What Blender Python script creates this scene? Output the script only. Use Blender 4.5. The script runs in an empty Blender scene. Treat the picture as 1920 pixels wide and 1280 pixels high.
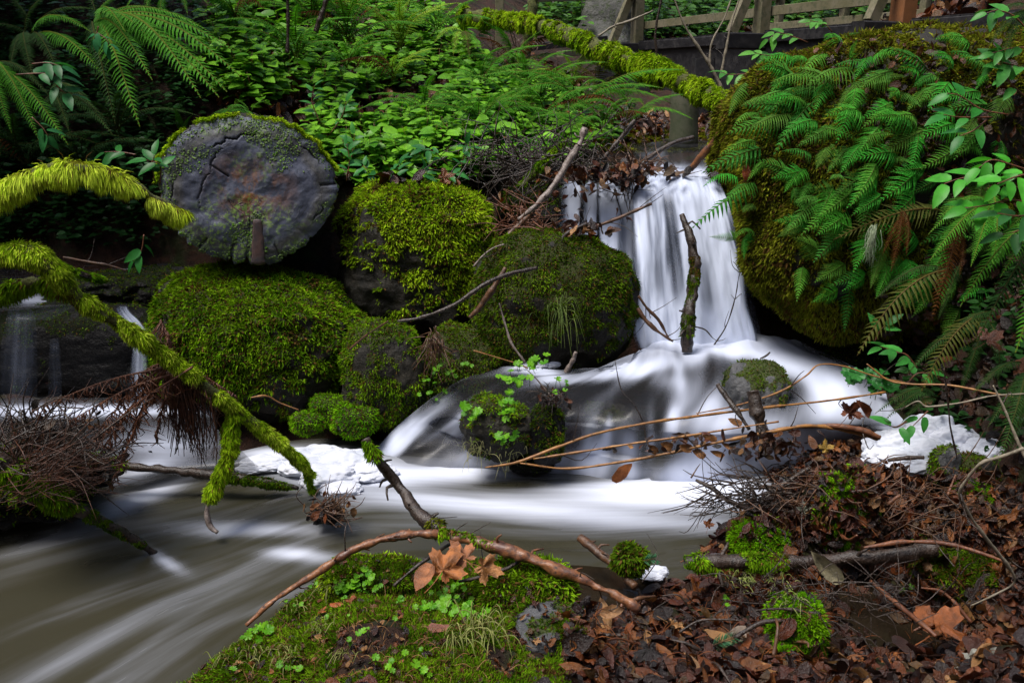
import bpy, math, random
import numpy as np
from mathutils import Vector
from mathutils.bvhtree import BVHTree

RS = np.random.RandomState(7)
random.seed(7)
SC = bpy.context.scene
COL = SC.collection

# ------------------------------------------------------------------ camera model
FPX, PIT, CAMZ = 1600.0, math.radians(17.0), 1.5
CP, SP = math.cos(PIT), math.sin(PIT)
CAM = np.array([0.0, 0.0, CAMZ])

def ray(px, py):
    u, v = (px - 960) / FPX, (640 - py) / FPX
    return np.array([u, CP + v * SP, -SP + v * CP])

def W(px, py, Y):            # the point at forward distance Y
    d = ray(px, py)
    return CAM + d * (Y / d[1])

def Wz(px, py, z):           # the point at height z
    d = ray(px, py)
    return CAM + d * ((z - CAMZ) / d[2])

def proj(P):
    P = np.atleast_2d(P) - CAM
    f = P[:, 1] * CP - P[:, 2] * SP
    up = P[:, 1] * SP + P[:, 2] * CP
    f = np.where(f < 1e-3, 1e-3, f)
    return 960 + FPX * P[:, 0] / f, 640 - FPX * up / f

def inpoly(x, y, poly):
    r = np.zeros(len(x), bool)
    n = len(poly)
    for i in range(n):
        x1, y1 = poly[i]; x2, y2 = poly[(i + 1) % n]
        c = ((y1 > y) != (y2 > y)) & (x < (x2 - x1) * (y - y1) / ((y2 - y1) + 1e-9) + x1)
        r ^= c
    return r

# ------------------------------------------------------------------ noise
def _h(ix, iy, iz, s):
    n = (ix * 374761393 + iy * 668265263 + iz * 2147483647 + s * 974634777) & 0xffffffff
    n = ((n ^ (n >> 13)) * 1274126177) & 0xffffffff
    n = ((n ^ (n >> 16)) * 2246822519) & 0xffffffff
    return ((n ^ (n >> 15)) & 0xffff) / 65535.0

def vn(P, s=0):
    P = np.asarray(P, float)
    i = np.floor(P).astype(np.int64); f = P - i
    f = f * f * (3 - 2 * f)
    r = 0
    for dx in (0, 1):
        for dy in (0, 1):
            for dz in (0, 1):
                w = (f[:, 0] if dx else 1 - f[:, 0]) * (f[:, 1] if dy else 1 - f[:, 1]) * (f[:, 2] if dz else 1 - f[:, 2])
                r = r + w * _h(i[:, 0] + dx, i[:, 1] + dy, i[:, 2] + dz, s)
    return r * 2 - 1

def fbm(P, o=4, s=0, g=.5):
    P = np.asarray(P, float); a, r = 1.0, 0
    for k in range(o):
        r = r + a * vn(P * (2.03 ** k) + 17.3 * k, s + k); a *= g
    return r

def sst(a, b, x):
    t = np.clip((x - a) / (b - a), 0, 1)
    return t * t * (3 - 2 * t)

def nrm(v):
    v = np.asarray(v, float)
    return v / (np.linalg.norm(v, axis=-1, keepdims=True) + 1e-12)

# ------------------------------------------------------------------ mesh and object helpers
def mk(name, V, Fs, mats, parent=None, col=None, uv=None, smooth=True, mi=None, attrs=None):
    V = np.asarray(V, np.float32)
    if not isinstance(Fs, (list, tuple)): Fs = [Fs]
    Fs = [np.asarray(f, np.int32) for f in Fs if len(f)]
    me = bpy.data.meshes.new(name)
    me.vertices.add(len(V)); me.vertices.foreach_set('co', V.ravel())
    loops = np.concatenate([f.ravel() for f in Fs])
    tot = np.concatenate([np.full(len(f), f.shape[1], np.int32) for f in Fs])
    st = np.concatenate([[0], np.cumsum(tot)[:-1]]).astype(np.int32)
    me.loops.add(len(loops)); me.loops.foreach_set('vertex_index', loops)
    me.polygons.add(len(tot)); me.polygons.foreach_set('loop_start', st)
    me.polygons.foreach_set('use_smooth', np.full(len(tot), smooth, bool))
    if mi is not None: me.polygons.foreach_set('material_index', np.asarray(mi, np.int32))
    me.update(calc_edges=True)
    if col is not None:
        c = np.ones((len(V), 4), np.float32); c[:, :3] = col
        a = me.attributes.new('Col', 'FLOAT_COLOR', 'POINT'); a.data.foreach_set('color', c.ravel())
    if attrs:
        for k, v in attrs.items():
            a = me.attributes.new(k, 'FLOAT', 'POINT'); a.data.foreach_set('value', np.asarray(v, np.float32))
    if uv is not None:
        l = me.uv_layers.new(name='UVMap'); l.data.foreach_set('uv', np.asarray(uv, np.float32)[loops].ravel())
    for m in (mats if isinstance(mats, (list, tuple)) else [mats]): me.materials.append(m)
    o = bpy.data.objects.new(name, me); COL.objects.link(o)
    if parent is not None: o.parent = parent
    return o

def tag(o, label=None, cat=None, group=None, kind=None):
    if label: o['label'] = label
    if cat: o['category'] = cat
    if group: o['group'] = group
    if kind: o['kind'] = kind
    return o

def emp(name, loc, label, cat, group=None):
    o = bpy.data.objects.new(name, None); COL.objects.link(o)
    o.location = [float(a) for a in loc]; o.empty_display_size = .05
    return tag(o, label, cat, group)

def join(parts):             # [(V, F)] -> V, [F...]
    Vs, Fs, off = [], [], 0
    for V, F in parts:
        Vs.append(V)
        for f in (F if isinstance(F, list) else [F]): Fs.append(np.asarray(f) + off)
        off += len(V)
    return np.vstack(Vs), Fs

def catmull(P, n):
    P = np.asarray(P, float)
    if len(P) < 3:
        t = np.linspace(0, 1, n)[:, None]; return P[0] * (1 - t) + P[-1] * t
    Q = np.vstack([2 * P[0] - P[1], P, 2 * P[-1] - P[-2]])
    T = np.linspace(0, len(P) - 1 - 1e-6, n); i = T.astype(int); t = (T - i)[:, None]
    a, b, c, d = Q[i], Q[i + 1], Q[i + 2], Q[i + 3]
    return .5 * (2 * b + (c - a) * t + (2 * a - 5 * b + 4 * c - d) * t * t + (3 * b - 3 * c + d - a) * t ** 3)

def tube(P, R, seg=8, n=None, amp=0.0, freq=30, seed=0, cap=True):
    """tapering round branch; returns V, [F], uv"""
    P = np.asarray(P, float)
    if n is None: n = max(4, len(P) * 5)
    C = catmull(P, n); R = np.interp(np.linspace(0, 1, n), np.linspace(0, 1, len(np.atleast_1d(R))), np.atleast_1d(R))
    T = nrm(np.gradient(C, axis=0))
    up = np.array([0, 0, 1.0]) if abs(T[0][2]) < .9 else np.array([1.0, 0, 0])
    U = nrm(np.cross(T, up)); N = np.cross(U, T)
    a = np.linspace(0, 2 * np.pi, seg, endpoint=False)
    V = C[:, None, :] + (np.cos(a)[None, :, None] * U[:, None, :] + np.sin(a)[None, :, None] * N[:, None, :]) * R[:, None, None]
    V = V.reshape(-1, 3)
    if amp > 0:
        Cr = np.repeat(C, seg, 0); Rr = np.repeat(R, seg)
        d = fbm(V * freq, 3, seed)
        V = V + nrm(V - Cr) * (d * amp * Rr)[:, None]
    i = np.arange(n - 1)[:, None] * seg + np.arange(seg)[None, :]
    j = np.arange(n - 1)[:, None] * seg + (np.arange(seg)[None, :] + 1) % seg
    F = np.stack([i, j, j + seg, i + seg], -1).reshape(-1, 4)
    uv = np.stack([np.tile(np.arange(seg) / seg, n), np.repeat(np.linspace(0, 1, n), seg)], -1)
    Fs = [F]
    if cap:
        V = np.vstack([V, C[0] - T[0] * R[0] * .1, C[-1] + T[-1] * R[-1] * .2]); k = n * seg
        s = np.arange(seg)
        Fs.append(np.stack([(s + 1) % seg, s, np.full(seg, k)], -1))
        Fs.append(np.stack([s + (n - 1) * seg, (s + 1) % seg + (n - 1) * seg, np.full(seg, k + 1)], -1))
        uv = np.vstack([uv, [[.5, 0], [.5, 1]]])
    return V, Fs, uv

def beam(p0, p1, w, h, up=(0, 0, 1), bev=.06):
    """squared timber with chamfered edges"""
    p0, p1 = np.asarray(p0, float), np.asarray(p1, float)
    t = nrm(p1 - p0); up = np.asarray(up, float)
    if abs(np.dot(t, up)) > .95: up = np.array([0, 1.0, 0])
    s = nrm(np.cross(t, up)); u = np.cross(s, t); b = min(w, h) * bev
    c = [(-w / 2 + b, -h / 2), (w / 2 - b, -h / 2), (w / 2, -h / 2 + b), (w / 2, h / 2 - b), (w / 2 - b, h / 2), (-w / 2 + b, h / 2), (-w / 2, h / 2 - b), (-w / 2, -h / 2 + b)]
    V = np.array([p + s * a + u * d for p in (p0, p1) for a, d in c])
    F4 = np.array([[i, (i + 1) % 8, (i + 1) % 8 + 8, i + 8] for i in range(8)])
    F8 = np.array([[7, 6, 5, 4, 3, 2, 1, 0], [8, 9, 10, 11, 12, 13, 14, 15]])
    return V, [F4, F8]

def facegeo(V, F):
    a, b, c = V[F[:, 0]], V[F[:, 1]], V[F[:, 2]]
    n = np.cross(b - a, c - a)
    if F.shape[1] == 4:
        d = V[F[:, 3]]; n = np.cross(c - a, d - b); ar = .5 * np.linalg.norm(n, axis=1)
    else: ar = .5 * np.linalg.norm(n, axis=1)
    return nrm(n), ar

def sample(V, F, dens, rs, keep=None):
    """random points on quads; dens points per m2 (array per face allowed)"""
    n, ar = facegeo(V, F)
    w = ar * dens
    if keep is not None: w = w * keep(V[F].mean(1), n)
    tot = w.sum()
    if tot < 1: return np.zeros((0, 3)), np.zeros((0, 3))
    k = rs.choice(len(F), int(tot), p=w / tot)
    u, v = rs.rand(len(k), 1), rs.rand(len(k), 1)
    q = V[F[k]]
    if F.shape[1] == 4:
        P = q[:, 0] * (1 - u) * (1 - v) + q[:, 1] * u * (1 - v) + q[:, 2] * u * v + q[:, 3] * (1 - u) * v
    else:
        m = (u + v > 1); u = np.where(m, 1 - u, u); v = np.where(m, 1 - v, v)
        P = q[:, 0] + (q[:, 1] - q[:, 0]) * u + (q[:, 2] - q[:, 0]) * v
    return P, n[k]

def blades(P, D, L, wd, rs, droop=.3, cols=None):
    """a pointed moss leaf per point: 4 vertices, 1 quad"""
    n = len(P); D = nrm(D); L = np.broadcast_to(L, (n,))[:, None]
    s = nrm(np.cross(D, nrm(rs.randn(n, 3))))
    D2 = nrm(D + np.array([0, 0, -droop]))
    w = (wd * (.7 + .6 * rs.rand(n)))[:, None]
    m = P + D * L * .45
    V = np.stack([P - D * .002, m + s * w, P + D * L * .5 + D2 * L * .5, m - s * w], 1).reshape(-1, 3)
    F = np.arange(n * 4).reshape(-1, 4)
    if cols is None: return V, F, None
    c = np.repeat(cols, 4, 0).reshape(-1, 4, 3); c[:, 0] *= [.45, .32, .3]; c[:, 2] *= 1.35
    return V, F, c.reshape(-1, 3)

def inst(T, F, P, X, Y, Z, S):
    """copies of template vertices T at P with axes X, Y, Z and scale S merged"""
    n = len(P); S = np.broadcast_to(S, (n,))[:, None, None]
    V = (T[None, :, 0:1] * X[:, None, :] + T[None, :, 1:2] * Y[:, None, :] + T[None, :, 2:3] * Z[:, None, :]) * S + P[:, None, :]
    Fs = [(f[None] + (np.arange(n) * len(T))[:, None, None]).reshape(-1, f.shape[1]) for f in F]
    return V.reshape(-1, 3), Fs

def frames(N, rs, spin=None):
    n = len(N); Z = nrm(N); a = nrm(rs.randn(n, 3)) if spin is None else spin
    X = nrm(np.cross(a, Z)); Y = np.cross(Z, X)
    return X, Y, Z

# ------------------------------------------------------------------ materials
def nt(name):
    m = bpy.data.materials.new(name); m.use_nodes = True
    t = m.node_tree; t.nodes.clear()
    o = t.nodes.new('ShaderNodeOutputMaterial')
    return m, t, o

def N(t, typ, **k):
    n = t.nodes.new(typ)
    for a, b in k.items():
        if a.startswith('i_'):
            key = a[2:].replace('_', ' ')
            n.inputs[key].default_value = b
        else: setattr(n, a, b)
    return n

def ramp(t, stops, src=None):
    r = t.nodes.new('ShaderNodeValToRGB'); e = r.color_ramp.elements
    while len(e) < len(stops): e.new(.5)
    for k, (p, c) in enumerate(stops):
        e[k].position = p; e[k].color = (*c, 1) if len(c) == 3 else c
    if src is not None: t.links.new(src, r.inputs[0])
    return r

def g1(v): return (v, v, v)

def noise(t, scale, detail=5, rough=.55, dist=0, vec=None):
    n = N(t, 'ShaderNodeTexNoise'); n.inputs['Scale'].default_value = scale; n.inputs['Detail'].default_value = detail
    n.inputs['Roughness'].default_value = rough; n.inputs['Distortion'].default_value = dist
    if vec is not None: t.links.new(vec, n.inputs['Vector'])
    return n

def mixc(t, fac, a, b, mode='MIX'):
    m = N(t, 'ShaderNodeMix', data_type='RGBA', blend_type=mode)
    for s, v in ((0, fac), (6, a), (7, b)):
        if hasattr(v, 'is_linked') or isinstance(v, bpy.types.NodeSocket): t.links.new(v, m.inputs[s])
        else: m.inputs[s].default_value = v if s == 0 else ((*v, 1) if len(v) == 3 else v)
    return m.outputs[2]

def bump(t, h, strength=.5, dist=.01):
    b = N(t, 'ShaderNodeBump'); b.inputs['Strength'].default_value = strength; b.inputs['Distance'].default_value = dist
    t.links.new(h, b.inputs['Height']); return b.outputs[0]

def objco(t):
    return N(t, 'ShaderNodeTexCoord').outputs['Object']

def leafmat(name, rough=.4, spec=.5, trans=.3, var=.25, vscale=60, tint=(1.15, 1.25, .6)):
    m, t, o = nt(name)
    a = N(t, 'ShaderNodeAttribute', attribute_name='Col').outputs[0]
    nz = noise(t, vscale, 3, vec=objco(t))
    r = ramp(t, [(.3, g1(1 - var)), (.7, g1(1 + var))], nz.outputs[0])
    c = mixc(t, 1.0, a, r.outputs[0], 'MULTIPLY')
    p = N(t, 'ShaderNodeBsdfPrincipled'); t.links.new(c, p.inputs['Base Color'])
    p.inputs['Roughness'].default_value = rough; p.inputs['Specular IOR Level'].default_value = spec
    if 'dead' in name: t.links.new(bump(t, noise(t, 170, 5, .7, .6, objco(t)).outputs[0], .8, .006), p.inputs['Normal'])
    if trans > 0:
        tr = N(t, 'ShaderNodeBsdfTranslucent'); tc = mixc(t, 1.0, c, tint, 'MULTIPLY'); t.links.new(tc, tr.inputs[0])
        mx = N(t, 'ShaderNodeMixShader'); mx.inputs[0].default_value = trans
        t.links.new(p.outputs[0], mx.inputs[1]); t.links.new(tr.outputs[0], mx.inputs[2]); t.links.new(mx.outputs[0], o.inputs[0])
    else: t.links.new(p.outputs[0], o.inputs[0])
    return m

def surfmat(name, c1, c2, c3=None, scale=12, rough=(.5, .8), bscale=60, bstr=.6, bdist=.01, spec=.5, stretch=None, uvm=False, spots=None):
    """general rough natural surface: three colours over noise, bump, varying gloss"""
    m, t, o = nt(name)
    co = objco(t) if not uvm else N(t, 'ShaderNodeTexCoord').outputs['UV']
    if stretch:
        mp = N(t, 'ShaderNodeMapping'); mp.inputs['Scale'].default_value = stretch; t.links.new(co, mp.inputs[0]); co = mp.outputs[0]
    n1 = noise(t, scale, 6, .6, .3, co); n2 = noise(t, scale * 3.7, 5, .6, .2, co)
    c = mixc(t, ramp(t, [(.38, g1(0)), (.62, g1(1))], n1.outputs[0]).outputs[0], c1, c2)
    if c3: c = mixc(t, ramp(t, [(.5, g1(0)), (.68, g1(1))], n2.outputs[0]).outputs[0], c, c3)
    if spots:
        n4 = noise(t, spots[0], 2, .5, 0, co)
        c = mixc(t, ramp(t, [(spots[2], g1(0)), (spots[2] + .04, g1(1))], n4.outputs[0]).outputs[0], c, spots[1])
    n3 = noise(t, bscale, 8, .65, .1, co)
    p = N(t, 'ShaderNodeBsdfPrincipled'); t.links.new(c, p.inputs['Base Color'])
    p.inputs['Specular IOR Level'].default_value = spec
    rr = ramp(t, [(.35, g1(rough[0])), (.65, g1(rough[1]))], n2.outputs[0]); t.links.new(rr.outputs[0], p.inputs['Roughness'])
    t.links.new(bump(t, n3.outputs[0], bstr, bdist), p.inputs['Normal']); t.links.new(p.outputs[0], o.inputs[0])
    return m

def rockmat(name, dark, light, mossc, wet=.35):
    """stone; the vertex value 'moss' turns it to the brown green felt under the moss leaves"""
    m, t, o = nt(name); co = objco(t)
    n1 = noise(t, 9, 8, .65, .4, co); n2 = noise(t, 45, 6, .7, 0, co)
    c = mixc(t, ramp(t, [(.35, g1(0)), (.7, g1(1))], n1.outputs[0]).outputs[0], dark, light)
    c = mixc(t, ramp(t, [(.55, g1(0)), (.75, g1(.6))], n2.outputs[0]).outputs[0], c, (light[0] * .4, light[1] * .4, light[2] * .35))
    a = N(t, 'ShaderNodeAttribute', attribute_name='moss').outputs['Fac']
    ma = N(t, 'ShaderNodeMath', operation='ADD'); t.links.new(a, ma.inputs[0])
    mb = N(t, 'ShaderNodeMath', operation='MULTIPLY_ADD'); t.links.new(n2.outputs[0], mb.inputs[0]); mb.inputs[1].default_value = 1.2; mb.inputs[2].default_value = -.6
    t.links.new(mb.outputs[0], ma.inputs[1])
    f = ramp(t, [(.35, g1(0)), (.6, g1(1))], ma.outputs[0]).outputs[0]
    c = mixc(t, f, c, mossc)
    p = N(t, 'ShaderNodeBsdfPrincipled'); t.links.new(c, p.inputs['Base Color'])
    p.inputs['Specular IOR Level'].default_value = .2 if wet == .42 else .4
    rr = mixc(t, f, g1(wet), g1(.9)); t.links.new(rr, p.inputs['Roughness'])
    t.links.new(bump(t, n2.outputs[0], .9, .012), p.inputs['Normal']); t.links.new(p.outputs[0], o.inputs[0])
    return m

M = {}
M['moss'] = leafmat('moss_leaves', .9, .05, .3, .35, 25)
M['leaf'] = leafmat('broad_leaf', .4, .2, .3, .2, 40)
M['fern'] = leafmat('fern_leaf', .6, .1, .32, .2, 30)
M['dead'] = leafmat('dead_leaf', .3, .5, .12, .45, 45, (1.2, .8, .5))
M['grass'] = leafmat('grass_blade', .6, .3, .3, .2, 40)
M['rock'] = rockmat('wet_stone', (.005, .0045, .003), (.022, .018, .010), (.026, .03, .004), .7)
M['rock_black'] = rockmat('black_wet_stone', (.0012, .0012, .0015), (.006, .0055, .0055), (.004, .006, .001), .42)
M['rock_grey'] = rockmat('grey_stone', (.035, .037, .04), (.12, .12, .125), (.035, .045, .01), .45)
M['bark_dark'] = surfmat('wet_dark_bark', (.012, .008, .006), (.035, .022, .016), (.06, .042, .032), 30, (.2, .5), 140, .9, .004)
M['bark_brown'] = surfmat('brown_bark', (.05, .024, .012), (.11, .05, .022), (.03, .016, .01), 25, (.3, .6), 140, .8, .003)
M['bark_red'] = surfmat('red_brown_bark', (.09, .03, .014), (.16, .06, .025), (.04, .018, .01), 25, (.35, .6), 140, .8, .003)
M['bark_pale'] = surfmat('pale_lichened_bark', (.12, .09, .075), (.24, .2, .18), (.05, .035, .03), 60, (.4, .7), 160, .7, .003)
M['peeled'] = surfmat('peeled_wood', (.22, .09, .035), (.08, .03, .018), (.03, .016, .012), 22, (.3, .6), 120, .6, .003)
M['orange_twig'] = surfmat('orange_twig', (.28, .13, .03), (.18, .075, .02), (.1, .05, .02), 20, (.35, .6), 150, .4, .002)
M['grey_twig'] = surfmat('grey_twig', (.2, .17, .12), (.12, .1, .07), (.26, .23, .17), 40, (.5, .8), 160, .5, .002)
M['mossbark'] = surfmat('moss_covered_bark', (.05, .06, .01), (.09, .1, .015), (.03, .02, .01), 30, (.8, .95), 100, 1, .01)
M['soil'] = surfmat('forest_soil', (.018, .01, .006), (.05, .022, .012), (.03, .03, .008), 5, (.55, .9), 70, 1, .03, .4)
M['timber'] = surfmat('weathered_timber', (.11, .1, .05), (.16, .14, .09), (.06, .065, .03), 6, (.6, .85), 50, .4, .004, stretch=(1, 1, 1))
M['timber_orange'] = surfmat('orange_timber', (.26, .1, .03), (.17, .07, .025), None, 6, (.6, .85), 50, .4, .004)
M['timber_black'] = surfmat('black_timber', (.006, .006, .008), (.014, .013, .015), (.022, .02, .02), 5, (.45, .7), 40, .4, .004)  # near-black timber for beams, deck, piers and slats
M['concrete'] = surfmat('mossy_concrete', (.05, .058, .03), (.08, .08, .05), (.03, .045, .015), 6, (.6, .85), 50, .5, .005)
M['foam'] = surfmat('white_foam', (.44, .47, .54), (.56, .58, .65), None, 14, (.8, .95), 40, .15, .006, .1)
# cut log face: weathered slate grey end grain with rings, cracks, rust and lichen
def logface():
    m, t, o = nt('weathered_end_grain'); uv = N(t, 'ShaderNodeTexCoord').outputs['UV']; co = objco(t)
    sep = N(t, 'ShaderNodeSeparateXYZ'); t.links.new(uv, sep.inputs[0])
    ck = N(t, 'ShaderNodeAttribute', attribute_name='crack').outputs['Fac']
    # uv.x = angle 0-1, uv.y = radius 0-1
    wn = noise(t, 3, 4, .5, 0, co)
    md = N(t, 'ShaderNodeMath', operation='MULTIPLY_ADD'); t.links.new(wn.outputs[0], md.inputs[0]); md.inputs[1].default_value = .22; t.links.new(sep.outputs[1], md.inputs[2])
    sn = N(t, 'ShaderNodeMath', operation='MULTIPLY'); t.links.new(md.outputs[0], sn.inputs[0]); sn.inputs[1].default_value = 120
    si = N(t, 'ShaderNodeMath', operation='SINE'); t.links.new(sn.outputs[0], si.inputs[0])
    n1 = noise(t, 5, 7, .65, .5, co); n2 = noise(t, 55, 5, .7, 0, co); n3 = noise(t, 3.2, 4, .6, .4, co); n5 = noise(t, 9, 5, .7, .2, co)
    c = mixc(t, ramp(t, [(.3, g1(0)), (.7, g1(1))], n1.outputs[0]).outputs[0], (.036, .042, .07), (.125, .14, .19))
    c = mixc(t, ramp(t, [(.0, g1(0)), (.15, g1(.07))], si.outputs[0]).outputs[0], c, (.09, .085, .09))
    # brown outer band and rust in the heart
    band = ramp(t, [(.72, g1(0)), (.8, g1(.7)), (.88, g1(.5)), (.95, g1(0))], sep.outputs[1])
    c = mixc(t, band.outputs[0], c, (.065, .06, .045))
    heart = ramp(t, [(.1, g1(1)), (.6, g1(0))], sep.outputs[1])
    rf = N(t, 'ShaderNodeMath', operation='MULTIPLY'); t.links.new(heart.outputs[0], rf.inputs[0]); t.links.new(ramp(t, [(.44, g1(0)), (.58, g1(1))], n5.outputs[0]).outputs[0], rf.inputs[1])
    c = mixc(t, rf.outputs[0], c, (.22, .09, .025))
    # lichen: crumbs of pale green gathered in patches
    lp = ramp(t, [(.46, g1(0)), (.6, g1(1))], n3.outputs[0]); ls = ramp(t, [(.5, g1(0)), (.56, g1(1))], n2.outputs[0])
    lm = N(t, 'ShaderNodeMath', operation='MULTIPLY'); t.links.new(lp.outputs[0], lm.inputs[0]); t.links.new(ls.outputs[0], lm.inputs[1])
    c = mixc(t, lm.outputs[0], c, (.19, .3, .06))
    # cracks along rings
    mp = N(t, 'ShaderNodeMapping'); mp.inputs['Scale'].default_value = (4, 9, 1); t.links.new(uv, mp.inputs[0])
    vo = N(t, 'ShaderNodeTexVoronoi', feature='DISTANCE_TO_EDGE'); vo.inputs['Scale'].default_value = 1.2
    wv = N(t, 'ShaderNodeMixRGB'); wv.blend_type = 'ADD'; wv.inputs[0].default_value = .25; t.links.new(mp.outputs[0], wv.inputs[1]); t.links.new(noise(t, 14, 4, .6, 0, co).outputs[1], wv.inputs[2])
    t.links.new(wv.outputs[0], vo.inputs['Vector'])
    n6 = noise(t, 4.5, 2, .5, 0, co)
    cr = ramp(t, [(.0, g1(1)), (.028, g1(0))], vo.outputs[0]); cg = ramp(t, [(.5, g1(0)), (.58, g1(1))], n6.outputs[0])
    cm = N(t, 'ShaderNodeMath', operation='MULTIPLY'); t.links.new(cr.outputs[0], cm.inputs[0]); t.links.new(cg.outputs[0], cm.inputs[1])
    c = mixc(t, cm.outputs[0], c, (.006, .006, .008))
    c = mixc(t, ck, c, (.004, .004, .005))
    p = N(t, 'ShaderNodeBsdfPrincipled'); t.links.new(c, p.inputs['Base Color']); p.inputs['Roughness'].default_value = .55
    hb = N(t, 'ShaderNodeMath', operation='MULTIPLY_ADD'); t.links.new(si.outputs[0], hb.inputs[0]); hb.inputs[1].default_value = .02; t.links.new(n2.outputs[0], hb.inputs[2])
    hs = N(t, 'ShaderNodeMath', operation='SUBTRACT'); t.links.new(hb.outputs[0], hs.inputs[0]); t.links.new(cm.outputs[0], hs.inputs[1])
    t.links.new(bump(t, hs.outputs[0], .45, .005), p.inputs['Normal']); t.links.new(p.outputs[0], o.inputs[0])
    return m
M['endgrain'] = logface()

def watermat(name, deep=(.05, .045, .028), thin=0.0, white=(.56, .60, .71), su=30, sv=2.2, rough=.28, st1=.75, st2=.7):
    """moving water: clear brown where 'foam' is 0, full of white air where it is 1; streaks run along uv.y (the flow)"""
    m, t, o = nt(name); uv = N(t, 'ShaderNodeTexCoord').outputs['UV']
    mp = N(t, 'ShaderNodeMapping'); mp.inputs['Scale'].default_value = (su, sv, 1); t.links.new(uv, mp.inputs[0])
    s1 = noise(t, 1, 5, .55, .4, mp.outputs[0])
    mp2 = N(t, 'ShaderNodeMapping'); mp2.inputs['Scale'].default_value = (su * .3, sv * .7, 1); t.links.new(uv, mp2.inputs[0])
    s2 = noise(t, 1, 3, .5, .6, mp2.outputs[0])
    a = N(t, 'ShaderNodeAttribute', attribute_name='foam').outputs['Fac']
    x = N(t, 'ShaderNodeMath', operation='MULTIPLY_ADD'); t.links.new(s1.outputs[0], x.inputs[0]); x.inputs[1].default_value = st1; x.inputs[2].default_value = -st1 / 2
    y = N(t, 'ShaderNodeMath', operation='MULTIPLY_ADD'); t.links.new(s2.outputs[0], y.inputs[0]); y.inputs[1].default_value = st2; y.inputs[2].default_value = -st2 / 2
    z = N(t, 'ShaderNodeMath', operation='ADD'); t.links.new(x.outputs[0], z.inputs[0]); t.links.new(y.outputs[0], z.inputs[1])
    w = N(t, 'ShaderNodeMath', operation='ADD'); t.links.new(z.outputs[0], w.inputs[0]); t.links.new(a, w.inputs[1])
    f = ramp(t, [(.08, g1(0)), (1.0, g1(1))], w.outputs[0]); f.color_ramp.interpolation = 'EASE'
    c = mixc(t, f.outputs[0], deep, white)
    p = N(t, 'ShaderNodeBsdfPrincipled'); t.links.new(c, p.inputs['Base Color']); p.inputs['IOR'].default_value = 1.33
    rr = mixc(t, f.outputs[0], g1(rough), g1(.75)); t.links.new(rr, p.inputs['Roughness'])
    t.links.new(bump(t, s2.outputs[0], .25, .02), p.inputs['Normal'])
    if thin > 0:
        tr = N(t, 'ShaderNodeBsdfTransparent'); mx = N(t, 'ShaderNodeMixShader')
        al = ramp(t, [(0.0, g1(1 - thin)), (.55, g1(1))], f.outputs[0])
        t.links.new(al.outputs[0], mx.inputs[0]); t.links.new(tr.outputs[0], mx.inputs[1]); t.links.new(p.outputs[0], mx.inputs[2]); t.links.new(mx.outputs[0], o.inputs[0])
    else: t.links.new(p.outputs[0], o.inputs[0])
    return m
M['water'] = watermat('stream_water', (.033, .031, .020), st1=.24, st2=.3, su=34, sv=1.6, rough=.22)
M['falls'] = watermat('falling_water', (.09, .11, .16), .94, su=16, sv=.6, st1=.4, st2=.5, white=(.54, .60, .75))
M['casc'] = watermat('cascade_water', (.028, .028, .03), .6, su=14, sv=1.0, st1=.32, st2=.4, white=(.54, .59, .73))
M['still'] = watermat('quiet_water', (.014, .01, .006), 0, su=3, sv=2, rough=.08)

# ------------------------------------------------------------------ terrain
CT = []
def cpx(px, py, Y): CT.append(W(px, py, Y))
def cpz(px, py, z): CT.append(Wz(px, py, z))
for a in [(640,350,4.75),(640,210,5.7),(640,110,6.6),(640,10,7.6),(850,340,4.75),(850,210,5.8),(880,110,7.0),(900,50,8.2),
          (980,310,4.9),(1000,190,6.4),(1060,260,5.5),(750,270,5.2),(750,60,7.2),(500,120,6.0),(520,10,6.8),
          (1150,290,5.3),(1130,215,6.6),(1220,225,6.8),(1330,215,7.0),(1400,190,7.5),(1200,165,9.0),(1330,160,9.5),(1000,110,8.5),
          (930,100,7.6),(1100,40,12.5),(1300,60,11.5),(1500,60,11.0),(1700,55,10.0),(1900,40,9.5),(1300,-20,14),(1700,-20,13),(1000,-20,14),
          (440,215,5.2),(380,120,5.5),(300,10,5.9),(140,290,5.0),(100,120,5.3),(0,20,5.5),(-200,0,5.3),(0,330,4.9),(-250,300,4.7),
          (60,480,4.85),(300,470,4.9),(-200,470,4.7),(420,440,5.0),
          (1800,650,3.2),(1900,560,3.15),(1900,420,3.3),(2050,500,3.0),(1700,700,3.15),(1820,760,2.95),(2100,300,3.6),
          (1980,150,4.2),(1850,330,4.0),(1500,640,3.9),(1650,640,3.7)]: cpx(*a)
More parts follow.
